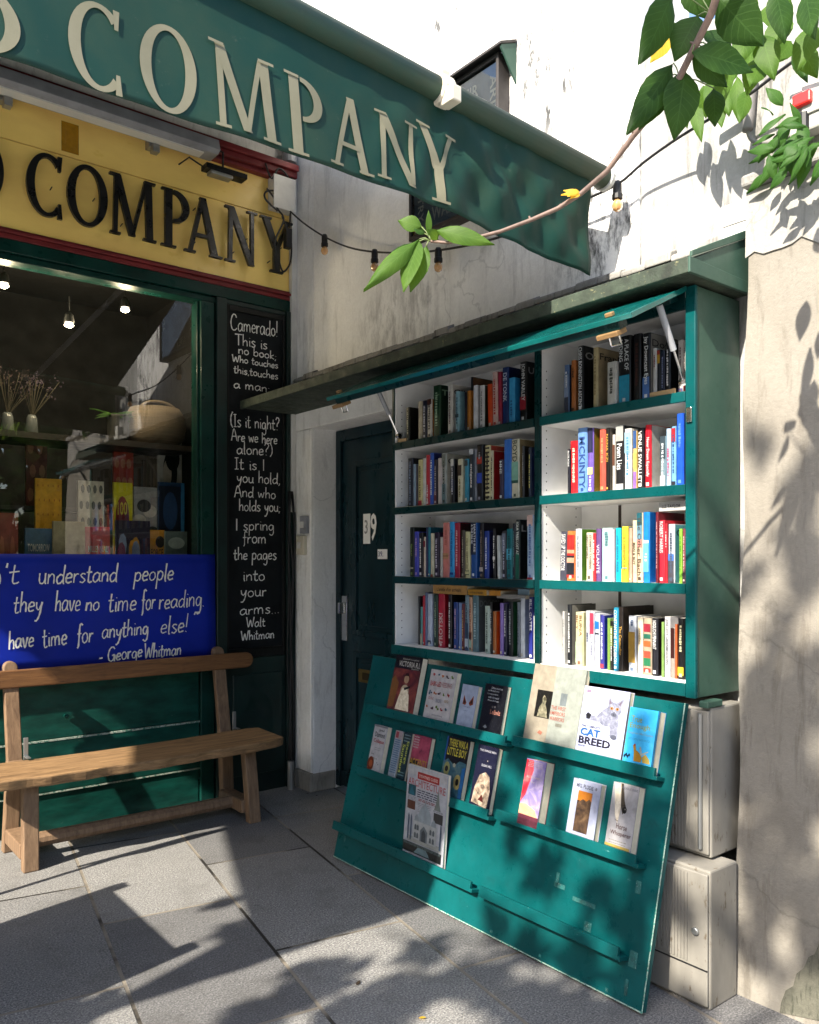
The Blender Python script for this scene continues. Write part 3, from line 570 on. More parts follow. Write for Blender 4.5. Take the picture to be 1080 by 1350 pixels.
b = MB(); pts = [(1030, 1322), (1036, 1306), (1046, 1300), (1050, 1284), (1060, 1276), (1066, 1262), (1074, 1258), (1082, 1240), (1100, 1236), (1100, 1350), (1028, 1350)]; q = [onX(a, c, 2.572) for a, c in pts]
for p_ in q: p_.z = max(p_.z, .003)
b.prism([p_ + Vector((0, 0, 0)) for p_ in q], (.02, 0, 0)); P("exposed_stone", b, plaster("exposed_stone_face", (.15, .145, .115), (.05, .055, .042), .9, 13), pier)
# ------------------------------------------------------------------ awning
aw = thing("awning", (.2, 4.6, 2.5), "large green fabric awning with cream serif lettering on its hanging valance", "awning")
def A(n, mb, m, par=None, **k): return mb.build(n, m, par or aw, **k)
XL, XR = -2.35, 2.52
def barz(x): return 2.935 + .052 * (2.6 - x)
def vbot(x):
    return 2.535 + (.055 * max(0, min(1, (2.52 - x) / .9)) if x > 1.62 else .055 - .055 * min(1, (1.62 - x) / 1.5))
def val(x, v, d=0.0):
    """valance surface, v = 0 at its lower hem and 1 under the bar"""
    s = 1 - v; zt = barz(x) - .02; z = vbot(x) + (zt - vbot(x)) * v
    fl_ = .085 * max(0, min(1, (2.3 - x) / 1.8)) * s ** 1.2
    wv = .004 * math.sin(x * 9 + 1) * s + .003 * math.sin(x * 23 + v * 4) * s
    r_ = max(0, min(1, (x - 1.35) / .5)); wv += r_ * (2.6 * s * (1 - s) + .22 * s) * 1.15 * (.010 * math.sin(x * 17 + v * 5.0 + 1.2 * math.sin(x * 6)) + .007 * math.sin(x * 37 - v * 9 + 2) + .006 * math.sin(v * 14 + x * 9) * s + .004 * math.sin(x * 61 + v * 11) - .016 * max(0, 1 - abs((x - 1.86 - .22 * (1 - v)) / .045)) - .014 * max(0, 1 - abs((x - 2.05 - .16 * (1 - v)) / .04)) + .018 * max(0, 1 - abs((x - 1.70 - .05 * v) / .05)) - .012 * max(0, 1 - abs((x - 2.24 + .1 * v) / .05)))
    return Vector((x, 2.065 - fl_ + wv - d, z))
def cloth(name, c, dirt):
    m, n, l, p = nodes(name); v = coord(n, l); a = noise(n, l, 2.6, 8, v, .65); g_ = noise(n, l, 420, 2, v)
    k = mix(n, l, ramp(n, l, a, (.42, 0.0), (.72, .6)), c, dirt); k = mix(n, l, ramp(n, l, noise(n, l, 26, 8, v, .75), (.62, 0.0), (.70, .25)), k, (.12, .14, .10))
    l.new(k, p.inputs['Base Color']); p.inputs['Roughness'].default_value = .62; p.inputs['Specular IOR Level'].default_value = .3; bump(n, l, p, g_, .12, .002)
    o_ = [x for x in n if x.type == 'OUTPUT_MATERIAL'][0]; t = n.new('ShaderNodeBsdfTranslucent'); t.inputs[0].default_value = (.01, .16, .12, 1); ms = n.new('ShaderNodeMixShader'); ms.inputs[0].default_value = .12
    l.new(p.outputs[0], ms.inputs[1]); l.new(t.outputs[0], ms.inputs[2]); l.new(ms.outputs[0], o_.inputs[0]); return m
CLOTH = cloth("awning_green_cloth", (.0025, .034, .024), (.030, .050, .024)); CLOTHD = solid('awning_shaded_cloth', (.004, .022, .018), .9)  # CLOTHD: awning cloth darkened, the shade beneath it put into the colour
CREAM = cloth("awning_cream_paint", (.215, .20, .135), (.10, .10, .055)); HEM = cloth("awning_hem_cloth", (.045, .075, .042), (.10, .10, .05))
b = MB(); NX, NZ = 260, 26; vs = []
for j in range(NZ + 1):
    for i in range(NX + 1): vs.append(val(XL + (XR - XL) * i / NX, j / NZ))
b.add(vs, [(j * (NX + 1) + i, j * (NX + 1) + i + 1, (j + 1) * (NX + 1) + i + 1, (j + 1) * (NX + 1) + i) for j in range(NZ) for i in range(NX)])
o = A("valance", b, CLOTH, smooth=True); s_ = o.modifiers.new('thick', 'SOLIDIFY'); s_.thickness = .0025; s_.offset = 1
b = MB(); vs = []
for j in range(4):
    for i in range(NX + 1): vs.append(val(XL + (XR - XL) * i / NX, .0 + .085 * j / 3, .002))
b.add(vs, [(j * (NX + 1) + i, j * (NX + 1) + i + 1, (j + 1) * (NX + 1) + i + 1, (j + 1) * (NX + 1) + i) for j in range(3) for i in range(NX)]); A("hem", b, HEM, smooth=True)
b = MB(); b.tube([(XL - .08, 2.065, barz(XL)), (2.60, 2.065, barz(2.60))], .042, 18); A("front_bar", b, cloth("bar_paint", (.035, .075, .055), (.085, .075, .04)), smooth=True)
b = MB(); b.lathe((2.60, 2.065, barz(2.6)), [(.035, .0), (.048, .004), (.048, .022), (.04, .028)], 16, 0, (1, 0, 0)); A("end_cap", b, TRUNK)
c = Vector((onY(588, 140, 2.04).x, 2.065, 0)); c.z = barz(c.x)
b = MB(); b.lathe(c - Vector((.028, 0, 0)), [(.046, 0), (.053, .006), (.053, .05), (.046, .056)], 16, 0, (1, 0, -.052)); b.box(c.x - .02, c.x + .02, 1.985, 2.05, c.z - .062, c.z - .01); b.box(c.x - .018, c.x + .018, 2.04, 2.10, c.z + .035, c.z + .065); A("bar_clip", b, solid("cream_plastic", (.62, .56, .45), .4), bevel=.006)
def fabz(x, y): return barz(x) + .01 + (4.15 - barz(x)) * (y - 2.065) / (4.64 - 2.065)
b = MB(); vs = []
for j in range(13):
    y = 2.065 + (4.64 - 2.065) * j / 12
    for i in range(41): x = XL + (XR + .16 * j / 12 - XL) * i / 40; vs.append((x, y, fabz(x, y) - .03 * math.sin(math.pi * j / 12)))
b.add(vs, [(j * 41 + i, j * 41 + i + 1, (j + 1) * 41 + i + 1, (j + 1) * 41 + i) for j in range(12) for i in range(40)])
o = A("canopy", b, CLOTHD, smooth=True); s_ = o.modifiers.new('thick', 'SOLIDIFY'); s_.thickness = .003
b = MB(); b.box(XL, XR + .1, 4.60, 4.655, 4.08, 4.22); A("wall_box", b, GREYP, bevel=.006)
for x in (-1.6, 1.9):
    b = MB(); b.tube([(x, 4.6, 4.08), (x + .25, 3.4, 3.46), (x - .05, 2.10, barz(x) - .0)], .02, 8); A("folding_arm", b, GREYP)
# lettering: letter boxes fitted on the valance
for ch, xa, ya, xb, yb, xc, yc in (("D", -75, -46, 24, -1, -62, 60), ("C", 88, -12, 160, 33, 92, 108), ("O", 182, 18, 258, 52, 184, 137), ("M", 272, 50, 358, 80, 282, 165), ("P", 372, 92, 424, 112, 380, 200), ("A", 433, 119, 488, 143, 437, 215), ("N", 492, 144, 548, 163, 497, 233), ("Y", 550, 160, 597, 184, 555, 258)):
    def xv(px_, py_):
        X = onY(px_, py_, 2.04)
        for _ in range(3):
            v_ = (X.z - vbot(X.x)) / (barz(X.x) - .02 - vbot(X.x)); X = onY(px_, py_, val(X.x, v_).y)
        return X.x, (X.z - vbot(X.x)) / (barz(X.x) - .02 - vbot(X.x))
    tl, tr, bl = xv(xa, ya), xv(xb, yb), xv(xc, yc)
    b = MB(); put_serif(b, ch, lambda x, y, d: val(bl[0] + (tr[0] - tl[0]) * x + (tl[0] - bl[0]) * y, bl[1] + (tl[1] - bl[1]) * y, d + .0032), .0028)
    A("valance_letter", b, CREAM, smooth=True)
# ------------------------------------------------------------------ string lights
sg = thing("string_lights", (2.62, 3.0, 2.5), "black festoon light cord with small amber bulbs strung along the side wall", "string lights")
cp = [(372, 268), (398, 292), (428, 312), (460, 326), (494, 332), (535, 333), (578, 330), (640, 318), (700, 297), (760, 268), (814, 243), (850, 213), (900, 178), (980, 130), (1040, 85), (1095, 50)]
pts = []
for i, (a, c_) in enumerate(spl(cp, 4)): pts.append(onX(a, c_, 2.66 if a < 840 else 2.66 - .12 * (a - 840) / 250))
b = MB(); b.tube(pts, .0055, 6); b.build("cord", BLACK, sg, smooth=True)
for px_, py_ in ((428, 312), (494, 332), (578, 330), (814, 243), (368, 266)):
    c = onX(px_, py_, 2.66)
    b = MB(); b.lathe(c, [(.013, .012), (.018, .0), (.018, -.035), (.021, -.04), (.021, -.058), (.016, -.06)], 12); so_ = b.build("bulb_socket", BLACK, sg, smooth=False)
    b = MB(); b.lathe(c + Vector((0, 0, -.060)), [(.012, 0), (.020, -.012), (.022, -.026), (.017, -.040), (.007, -.047)], 14); b.build("bulb", BULB, so_, smooth=True)
# ------------------------------------------------------------------ wall display case
dc = thing("display_case", (2.66, 3.0, 3.05), "dark framed glazed notice case with little roof and chalk lettering on the white wall", "notice case")
yl, yr, zb_, zt_ = onX(539, 300, 2.665).y, onX(657, 120, 2.665).y, 3.09, 3.76
DKB = paint("weathered_dark_wood", (.030, .025, .023), .6, .4, 9)
b = MB(); b.box(2.665, 2.735, yr, yr + .016, zb_, zt_); b.box(2.665, 2.735, yl - .016, yl, zb_, zt_); b.box(2.665, 2.735, yr + .016, yl - .016, zb_, zb_ + .02); b.box(2.665, 2.735, yr + .016, yl - .016, zt_ - .02, zt_); b.build("frame", DKB, dc, bevel=.002)
b = MB(); b.box(2.69, 2.735, yr + .016, yl - .016, zb_ + .02, zt_ - .02); b.build("board", paint("blue_grey_poster", (.17, .23, .31), .4, .4, 5), dc)
b = MB(); b.prism([(2.63, yr - .05, zt_ + .0), (2.735, yr - .05, zt_ + .045), (2.735, yr - .05, zt_ + .06), (2.63, yr - .05, zt_ + .013)], (0, yl - yr + .10, 0)); b.build("roof", DKB, dc, bevel=.002)
b = MB(); b.prism([(2.64, yr - .045, zt_ - .01), (2.735, yr - .045, zt_ - .14), (2.735, yr - .045, zt_ + .043), (2.64, yr - .045, zt_ + .002)], (0, .008, 0)); b.build("roof_bracket", GREENO, dc)
b = MB(); put(b, "SCQUEL DESIR", Vector((2.6855, yl - .06, zt_ - .135)), UY, UZ, .07, .44, .015); b.build("lettering", CHALK, dc)
b = MB(); put(b, "ARDENT", Vector((2.6855, yr + .075, zt_ - .07)), -UZ, Vector((0, -1, 0)), .045, .36, .015); b.build("lettering", CHALK, dc)
b = MB(); put(b, "WALT", Vector((2.6855, yl - .16, zb_ + .06)), UY, UZ, .07, .2, .015); b.build("lettering", CHALK, dc)
b = MB(); put(b, "POETRY", Vector((2.6855, yl - .05, zb_ + .34)), -UZ, Vector((0, -1, 0)), .045, .26, .015); b.build("lettering", CHALK, dc)
b = MB(); b.box(2.6875, 2.6895, (yl + yr) / 2 - .13, (yl + yr) / 2 + .12, zb_ + .16, zt_ - .16); b.build("faded_picture", paint("faded_print", (.19, .25, .32), .5, .5, 9), dc)
b = MB(); b.add([(2.673, yl - .0165, zb_ + .0205), (2.673, yr + .0165, zb_ + .0205), (2.673, yr + .0165, zt_ - .0205), (2.673, yl - .0165, zt_ - .0205)], [(0, 1, 2, 3)]); b.build("glass", GLASS, dc)
# ------------------------------------------------------------------ canopy over bookcase and door
cn = thing("canopy_roof", (2.55, 3.0, 2.36), "long mossy green sloping canopy roof running along the wall above bookcase and door", "canopy")
b = MB(); b.prism([(2.35, 1.53, 2.372), (2.735, 1.53, 2.372), (2.735, 1.53, 2.575), (2.35, 1.53, 2.412)], (0, 3.09, 0)); b.build("roof", CANO, cn, bevel=.004)
b = MB(); b.box(2.343, 2.363, 1.523, 4.62, 2.366, 2.4165); b.build("front_edge", CANO, cn, bevel=.003)
b = MB(); b.prism([(2.345, 1.5285, 2.366), (2.735, 1.5285, 2.366), (2.735, 1.5285, 2.405), (2.345, 1.5285, 2.4165)], (0, -.012, 0)); b.prism([(2.36, 1.5285, 2.42), (2.735, 1.5285, 2.575), (2.735, 1.5285, 2.605), (2.36, 1.5285, 2.438)], (0, -.010, 0)); b.prism([(2.365, 1.5292, 2.4125), (2.735, 1.5292, 2.4055), (2.735, 1.5292, 2.5745)], (0, -.005, 0)); b.build("end_board", GREENO, cn, bevel=.002)
b = MB()
for i in range(26):
    y = 1.6 + i * .115; b.obox((2.7, y, 2.565 + rng.uniform(-.004, .004)), (.045, 0, .02), (0, .115, 0), (0, 0, .022 + rng.uniform(0, .014)))
b.build("mortar_fillet", PLU, cn, bevel=.006)
# ------------------------------------------------------------------ bookcase
XB, YR, YL, YDV = 2.46, 1.573, 3.237, 2.279
bc = thing("bookcase", (2.6, 2.4, .99), "green wall mounted outdoor bookcase with white inside, two bays of four shelves", "bookcase")
def K(n, mb, m, par=None, **k): return mb.build(n, m, par or bc, **k)
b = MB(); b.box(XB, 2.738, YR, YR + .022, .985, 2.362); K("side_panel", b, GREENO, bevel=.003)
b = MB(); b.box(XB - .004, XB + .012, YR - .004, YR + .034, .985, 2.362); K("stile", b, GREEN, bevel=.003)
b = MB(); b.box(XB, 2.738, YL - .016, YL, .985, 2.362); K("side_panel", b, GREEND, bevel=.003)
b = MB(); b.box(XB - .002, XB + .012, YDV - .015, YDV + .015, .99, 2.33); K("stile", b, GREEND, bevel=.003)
for a_ in ((XB + .0125, YDV - .012, YDV + .012), (XB + .006, YL - .026, YL - .0165), (XB + .0125, YR + .0225, YR + .032)):
    b = MB(); b.box(a_[0], 2.715, a_[1], a_[2], 1.036, 2.325); K("inner_wall", b, WHITEP)
b = MB(); b.box(2.7155, 2.737, YR + .024, YL - .018, 1.0, 2.35); K("back_panel", b, WHITEP)
b = MB(); b.box(XB - .001, 2.738, YR + .024, YL - .018, 2.327, 2.36); K("top_board", b, WHITEP)
b = MB(); b.box(XB - .003, XB + .012, YR + .035, YL, 2.29, 2.355); K("header", b, GREEND, bevel=.003)
b = MB(); b.box(XB + .002, 2.7155, YR + .024, YL - .018, .992, 1.035); K("base_board", b, WHITEP)
b = MB(); b.box(XB - .006, XB + .0015, YR + .034, YL - .0, .988, 1.033); K("base_rail", b, GREEN, bevel=.003)
SZ = (2.013, 1.70, 1.366)
for z in SZ:
    for y0, y1 in ((YDV + .0155, YL - .017), (YR + .0345, YDV - .0155)):
        b = MB(); b.box(XB + .006, 2.715, y0, y1, z - .033, z); sh = K("shelf", b, WHITEP)
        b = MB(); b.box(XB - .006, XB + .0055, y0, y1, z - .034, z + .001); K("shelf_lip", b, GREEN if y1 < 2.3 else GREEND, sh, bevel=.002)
b = MB()
for y in (YL - .0263, ):
    for x in (2.50, 2.68):
        for i in range(34): b.lathe((x, y, 1.08 + i * .034), [(.003, 0), (.003, .0006)], 6, 0, (0, -1, 0))
for x in (2.50, 2.68):
    for i in range(34): b.lathe((x, YDV - .0123, 1.08 + i * .034), [(.003, 0), (.003, .0006)], 6, 0, (0, -1, 0))
K("peg_holes", b, BLACK)
b = MB(); b.box(2.713, 2.7153, 2.065, 2.078, 1.04, 1.665); K("back_joint", b, solid("dark_gap", (.03, .02, .015), .8))
c = onX(904, 548, XB); b = MB(); b.box(XB - .012, XB - .0045, YR + .006, YR + .026, c.z - .025, c.z + .025); K("hinge_plate", b, CHROME, bevel=.002)
# flap raised over the top shelf
P0, P1 = Vector((2.455, 0, 2.362)), Vector((2.152, 0, 2.216)); fd = (P1 - P0); fl = fd.length; fd.normalize(); fn_ = Vector((fd.z, 0, -fd.x))
if fn_.z < 0: fn_ = -fn_
fp = MB(); fp.obox(P0 + Vector((0, 1.60, 0)) - fn_ * .014, fd * fl, (0, 1.752, 0), fn_ * .018)
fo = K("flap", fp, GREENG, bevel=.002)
b = MB(); b.obox(P0 + fd * (fl - .055) + Vector((0, 1.66, 0)) - fn_ * .040, fd * .045, (0, 1.64, 0), fn_ * .0255); b.obox(P0 + fd * .02 + Vector((0, 1.63, 0)) - fn_ * .034, fd * .05, (0, 1.69, 0), fn_ * .0195); K("flap_batten", b, GREEND, fo, bevel=.002)
for px_, py_ in ((824, 424), (430, 512)):
    c = onY(px_, py_, 0.001 + (1.66 if px_ > 700 else 3.26)); yy = 1.665 if px_ > 700 else 3.24
    q = P0 + fd * (fl - .03) + Vector((0, yy, 0)); b = MB(); b.obox(q - fn_ * .058 - fd * .02, fd * .055, (0, .085, 0), fn_ * .0175); b.obox(q + Vector((0, .02, 0)) - fd * .01 + fn_ * .0045, fd * .018, (0, .03, 0), fn_ * .014); K("latch_block", b, wood("old_latch_wood", (.16, .09, .035), (.28, .17, .07), 'Y'), fo, bevel=.003)
    q2 = q + Vector((0, .02, 0)) - fn_ * .058; b = MB(); b.tube([q2, q2 - fn_ * .03, q2 - fn_ * .03 + Vector((0, .04, 0)), q2 + Vector((0, .04, 0))], .0035, 6); K("latch_loop", b, CHROME, fo)
for y in (1.625, 3.205):
    q = P0 + fd * (fl * .42) + Vector((0, y, 0)) - fn_ * .02; e = Vector((2.475, y, 2.05)); m_ = q.lerp(e, .58)
    b = MB(); b.tube([q, m_], .011, 12); st_ = K("gas_strut", b, GREYP); b = MB(); b.tube([m_, e], .0045, 8); b.lathe(e + Vector((0, .012, 0)), [(.012, 0), (.014, .012), (.012, .024)], 10, 0, (0, -1, 0)); K("strut_rod", b, CHROME, st_)
# ------------------------------------------------------------------ leaning display board
BO, BT = Vector((2.21, 0, .012)), Vector((2.447, 0, .968)); BW = (BT - BO).normalized(); BN = Vector((-BW.z, 0, BW.x))
YB0, YB1 = 1.60, 3.377
db = thing("display_board", (2.25, 2.5, 0), "green sloping display board with ledges leaning under the bookcase, holding face out books", "display board")
b = MB(); b.obox(BO + Vector((0, YB0, 0)), BW * (BT - BO).length, (0, YB1 - YB0, 0), -BN * .022); K("panel", b, GREEN, db, bevel=.002)
b = MB(); b.obox(BO + Vector((0, YB0 - .001, 0)) + BW * .0, BW * (BT - BO).length, (0, .004, 0), BN * .0015); b.obox(BO + Vector((0, YB0, -.001)), BW * .004, (0, YB1 - YB0, 0), BN * .0015); K("worn_edge", b, paint("chipped_edge", (.30, .42, .36), .6, .4, 30, (.02, .2, .15), .52), db)
def onB(px_, py_, off=0): return onP(px_, py_, BO + BN * off, BN)
RESID = paint("residue", (.012, .105, .10), .6, .6, 40, (.16, .26, .24), .58)
LEDGE = []
for (xa, ya, xb, yb) in ((491, 937, 678, 986), (478, 1019, 655, 1080), (447, 1097, 632, 1181), (686, 977, 876, 1033), (663, 1079, 851, 1149), (641, 1183, 828, 1271)):
    a, c = onB(xa, ya), onB(xb, yb); z_ = (.7476, .4535, .171, .757, .468, .171)[len(LEDGE)] - .040; a = BO + BW * z_ + Vector((0, a.y, 0)); ln = c.y - a.y
    LEDGE.append((z_, a.y, c.y))
    b = MB(); b.obox(a + BN * .0012, BN * .046, (0, ln, 0), BW * .014); b.obox(a + BN * .0345, BN * .013, (0, ln + .012, 0), BW * .040); K("ledge", b, GREEN, db, bevel=.002)
for px_, py_, w_, h_ in ((738, 1168, .05, .016), (770, 1190, .10, .014), (735, 1160, .014, .05), (842, 1170, .02, .04), (775, 1222, .03, .03), (835, 1265, .03, .05), (826, 1302, .012, .05), (800, 1305, .012, .012), (712, 1260, .010, .010), (648, 1228, .012, .01), (610, 1240, .006, .03), (455, 1106, .006, .03)):
    c = onB(px_, py_); sc_ = MB(); sc_.obox(c - Vector((0, w_ / 2, 0)) - BW * h_ / 2 + BN * .0004, BW * h_, (0, w_, 0), BN * .0006); K("label_residue", sc_, RESID, db)
# ------------------------------------------------------------------ meter cabinets
for nm, z0, z1, x0, lb in (("utility_cabinet", .455, .955, 2.485, "upper beige utility cabinet under the bookcase, behind the leaning board"), ("utility_cabinet", 0, .447, 2.398, "lower beige ribbed utility cabinet with a keyhole standing beside the pier")):
    o = thing(nm, (2.46, 1.8, z0), lb, "cabinet"); yb = 1.485 if z0 == 0 else 1.535
    b = MB(); b.box(x0 + .012, 2.57 if z0 == 0 else 2.70, yb, 2.15, z0, z1); K("body", b, BEIGE, o, bevel=.006)
    b = MB(); b.box(x0, x0 + .0115, yb + .004, 2.148, z0 + .012, z1 - .01)
    K("door", b, BEIGE, o, bevel=.004)
    b = MB()
    for i in range(26): b.box(x0 - .003, x0 - .0002, yb + .075 + i * .012, yb + .081 + i * .012, z0 + (.14 if z0 == 0 else .02), z1 - .02)
    K("ribs", b, BEIGE, o)
    if z0 == 0:
        b = MB(); b.lathe((x0, yb + .045, .245), [(.013, 0), (.013, .006), (.009, .008)], 12, 0, (-1, 0, 0)); K("lock", b, STEEL, o)
        b = MB(); b.box(x0 - .0012, x0 + .002, yb + .004, 2.148, .126, .131); K("seam", b, BLACK, o)
    else:
        b = MB(); b.tube([(x0 - .008, yb + .03, z0 + .03), (x0 - .008, yb + .03, z1 - .02)], .007, 8); K("corner_rod", b, STEEL, o)
        b = MB(); b.box(2.47, 2.56, yb - .004, yb + .03, z1 + .001, z1 + .024); K("clip", b, GREENO, o, bevel=.004)
# ------------------------------------------------------------------ bench
be = thing("bench", (1.6, 4.3, 0), "old worn wooden bench with plank seat and single back rail below the shop window", "bench")
b = MB(); NB = 60; vs = []
for i in range(NB + 1):
    x = .78 + 1.56 * i / NB; wob = .007 * math.sin(i * .34) + .004 * math.sin(i * .93); sag = -.010 * math.sin(math.pi * i / NB); e = .03 * max(0, (i - NB + 4) / 4) ** 2
    vs += [(x, 4.055 + wob + e, .405 + sag), (x, 4.045 + wob + e, .455 + sag), (x, 4.40 - e, .462 + sag), (x, 4.40 - e, .41 + sag)]
fs = [(i * 4 + k, i * 4 + (k + 1) % 4, i * 4 + 4 + (k + 1) % 4, i * 4 + 4 + k) for i in range(NB) for k in range(4)] + [(0, 3, 2, 1), (NB * 4, NB * 4 + 1, NB * 4 + 2, NB * 4 + 3)]
b.add(vs, fs); b.build("seat", W_SEAT, be, bevel=.008)
def capsule(x0, x1, y0, y1, z0, z1):
    r = (z1 - z0) / 2; pts = [(x1 - r + r * math.sin(a), 0, (z0 + z1) / 2 + r * math.cos(a)) for a in [i * math.pi / 10 for i in range(11)]] + [(x0 + r - r * math.sin(a), 0, (z0 + z1) / 2 - r * math.cos(a)) for a in [i * math.pi / 10 for i in range(11)]]
    return [(p[0], y0, p[2]) for p in pts]
b = MB(); b.prism(capsule(.84, 2.375, 4.505, 0, .800, .890), (0, .03, 0)); b.build("back_rail", W_RAIL, be, bevel=.006)
for x in (1.03, 2.165):
    sgn = 1 if x < 1.5 else -1
    b = MB(); b.prism([(x - .036 - .02 * sgn, 4.44, .0), (x + .034 - .02 * sgn, 4.44, .0), (x + .036, 4.435, .45), (x - .036, 4.435, .45)], (0, .055, 0)); b.build("back_leg", W_LEG, be, bevel=.006)
    pts = [(x - .036, 0, .40), (x + .036, 0, .40), (x + .034, 0, .9)] + [(x + .034 * math.cos(a), 0, .9 + .032 * math.sin(a)) for a in [i * math.pi / 8 for i in range(1, 8)]] + [(x - .034, 0, .9)]
    b = MB(); b.prism([(p[0], 4.436 + (p[2] - .4) * .20, p[2]) for p in pts], (0, .04, 0)); b.build("back_post", W_LEG, be, bevel=.005)
    b = MB(); b.prism([(x - .036 - .01 * sgn, 4.095, 0), (x + .034 - .01 * sgn, 4.095, 0), (x + .034, 4.145, .41), (x - .036, 4.145, .41)], (0, .055, 0)); b.build("front_leg", W_LEG, be, bevel=.006)
    b = MB(); b.box(x - .05, x + .03, 4.152, 4.438, .05, .12); b.build("side_rail", W_LEG, be, bevel=.006)
    b = MB(); b.box(x + .034, x + .056, 4.425, 4.434, .45, .56); b.box(x + .034, x + .056, 4.37, 4.434, .4655, .470); b.build("steel_bracket", STEEL, be, bevel=.003)
b = MB(); b.tube([(.99, 4.29, .085), (2.17, 4.29, .085)], [.036, .034], 10); b.build("stretcher", W_LEG, be)
# ------------------------------------------------------------------ sign stand at the left edge
sb = thing("sign_stand", (.63, 3.87, 0), "grey edged sign panel on a stand, just showing at the left edge of the view", "sign stand")
b = MB(); b.obox((.48, 3.86, .62), (.30, 0, 0), (0, -.05, .49), (0, .012, .002)); p_ = b.build("panel", BLACKP, sb, bevel=.002)
b = MB(); b.obox((.78, 3.858, .61), (.016, 0, 0), (0, -.052, .51), (0, .02, .002)); b.obox((.464, 3.858, .61), (.016, 0, 0), (0, -.052, .51), (0, .02, .002)); b.obox((.48, 3.806, 1.105), (.30, 0, 0), (0, -.002, .016), (0, .02, .002)); b.build("frame", STEEL, p_)
b = MB(); b.tube([(.63, 3.87, .0), (.63, 3.87, .70)], .014, 10); b.build("post", STEEL, sb); b = MB(); b.lathe((.63, 3.87, 0), [(.14, 0), (.14, .012), (.02, .02)], 20); b.build("foot", STEEL, sb)
mb_ = thing("shadow_board", (-.1, 3.1, 0), "added unseen dark board, out of view, casting a shadow across the front paving", "shadow caster")  # unseen board added to throw the hard-edged shadow on the paving
b = MB(); b.box(-.12, -.09, 2.66, 3.34, .18, 1.10); b.build("panel", BLACKP, mb_, bevel=.003)
for y in (2.60, 3.34): b = MB(); b.box(-.125, -.085, y, y + .06, 0, 1.16); b.build("post", W_LEG, mb_, bevel=.004)
for y in (2.60, 3.34): b = MB(); b.box(-.35, -.13, y, y + .06, 0, .05); b.build("foot", W_LEG, mb_, bevel=.004)
# ------------------------------------------------------------------ electrical fittings on the pier
SWBOX = paint("greyed_plastic", (.36, .355, .32), .5, .2, 8)
nb = thing("electric_box", (2.66, 1.2, 3.0), "pale plastic electric switch box with red button on the pier top", "switch box")
a, c = onX(1040, 182, 2.64), onX(1085, 80, 2.64); b = MB(); b.box(2.64, 2.698, c.y, a.y, a.z, c.z); b.build("casing", SWBOX, nb, bevel=.008)
b = MB(); b.box(2.632, 2.6395, c.y - .03, a.y - .045, a.z + .05, c.z - .03); b.build("cover", SWBOX, nb, bevel=.006)
q = onX(1057, 130, 2.62); b = MB(); b.box(2.615, 2.6395, q.y - .03, q.y + .03, q.z - .02, q.z + .02); b.build("red_button", solid("red_plastic", (.6, .02, .015), .3), nb, bevel=.006)
b = MB(); b.lathe(onX(1060, 150, 2.64), [(.018, 0), (.018, -.05), (.012, -.06), (.012, -.10)], 10); b.build("cable_gland", BLACK, nb)
b = MB(); put(b, "NES", onX(1044, 85, 2.6385) + Vector((0, 0, -.01)), UY, UZ, .022, .06); b.build("lettering", solid("grey_print", (.35, .35, .35)), nb)
ib = thing("junction_box", onX(970, 288, 2.70), "small grey square junction box just above the canopy end beside the pier", "junction box")
c = onX(970, 283, 2.70); b = MB(); b.box(2.70, 2.744, c.y - .05, c.y + .05, c.z - .075, c.z + .04); b.build("box", GREYP, ib, bevel=.006)
b = MB(); b.box(2.694, 2.6995, c.y - .052, c.y + .052, c.z - .077, c.z - .035); b.box(2.694, 2.6995, c.y - .052, c.y + .052, c.z - .032, c.z + .042); b.build("lid", TRUNK, ib, bevel=.003)
b = MB(); pts = [onX(a_, b_, 2.68) for a_, b_ in spl([(992, 105), (990, 130), (988, 155), (986, 172), (992, 185), (1006, 188), (1030, 185), (1056, 170)], 5)]; b.tube(pts[:16], .018, 10); b.tube(pts[14:], .007, 8)
b.tube([onX(a_, b_, 2.67) for a_, b_ in spl([(940, 150), (962, 135), (975, 128), (984, 140)], 5)], .016, 8)
tag(b.build("conduit", solid("grey_conduit", (.16, .15, .145), .6), org=onX(990, 150, 2.68), smooth=True), "grey cable conduit with black cable loop on top of the pier", "conduit")
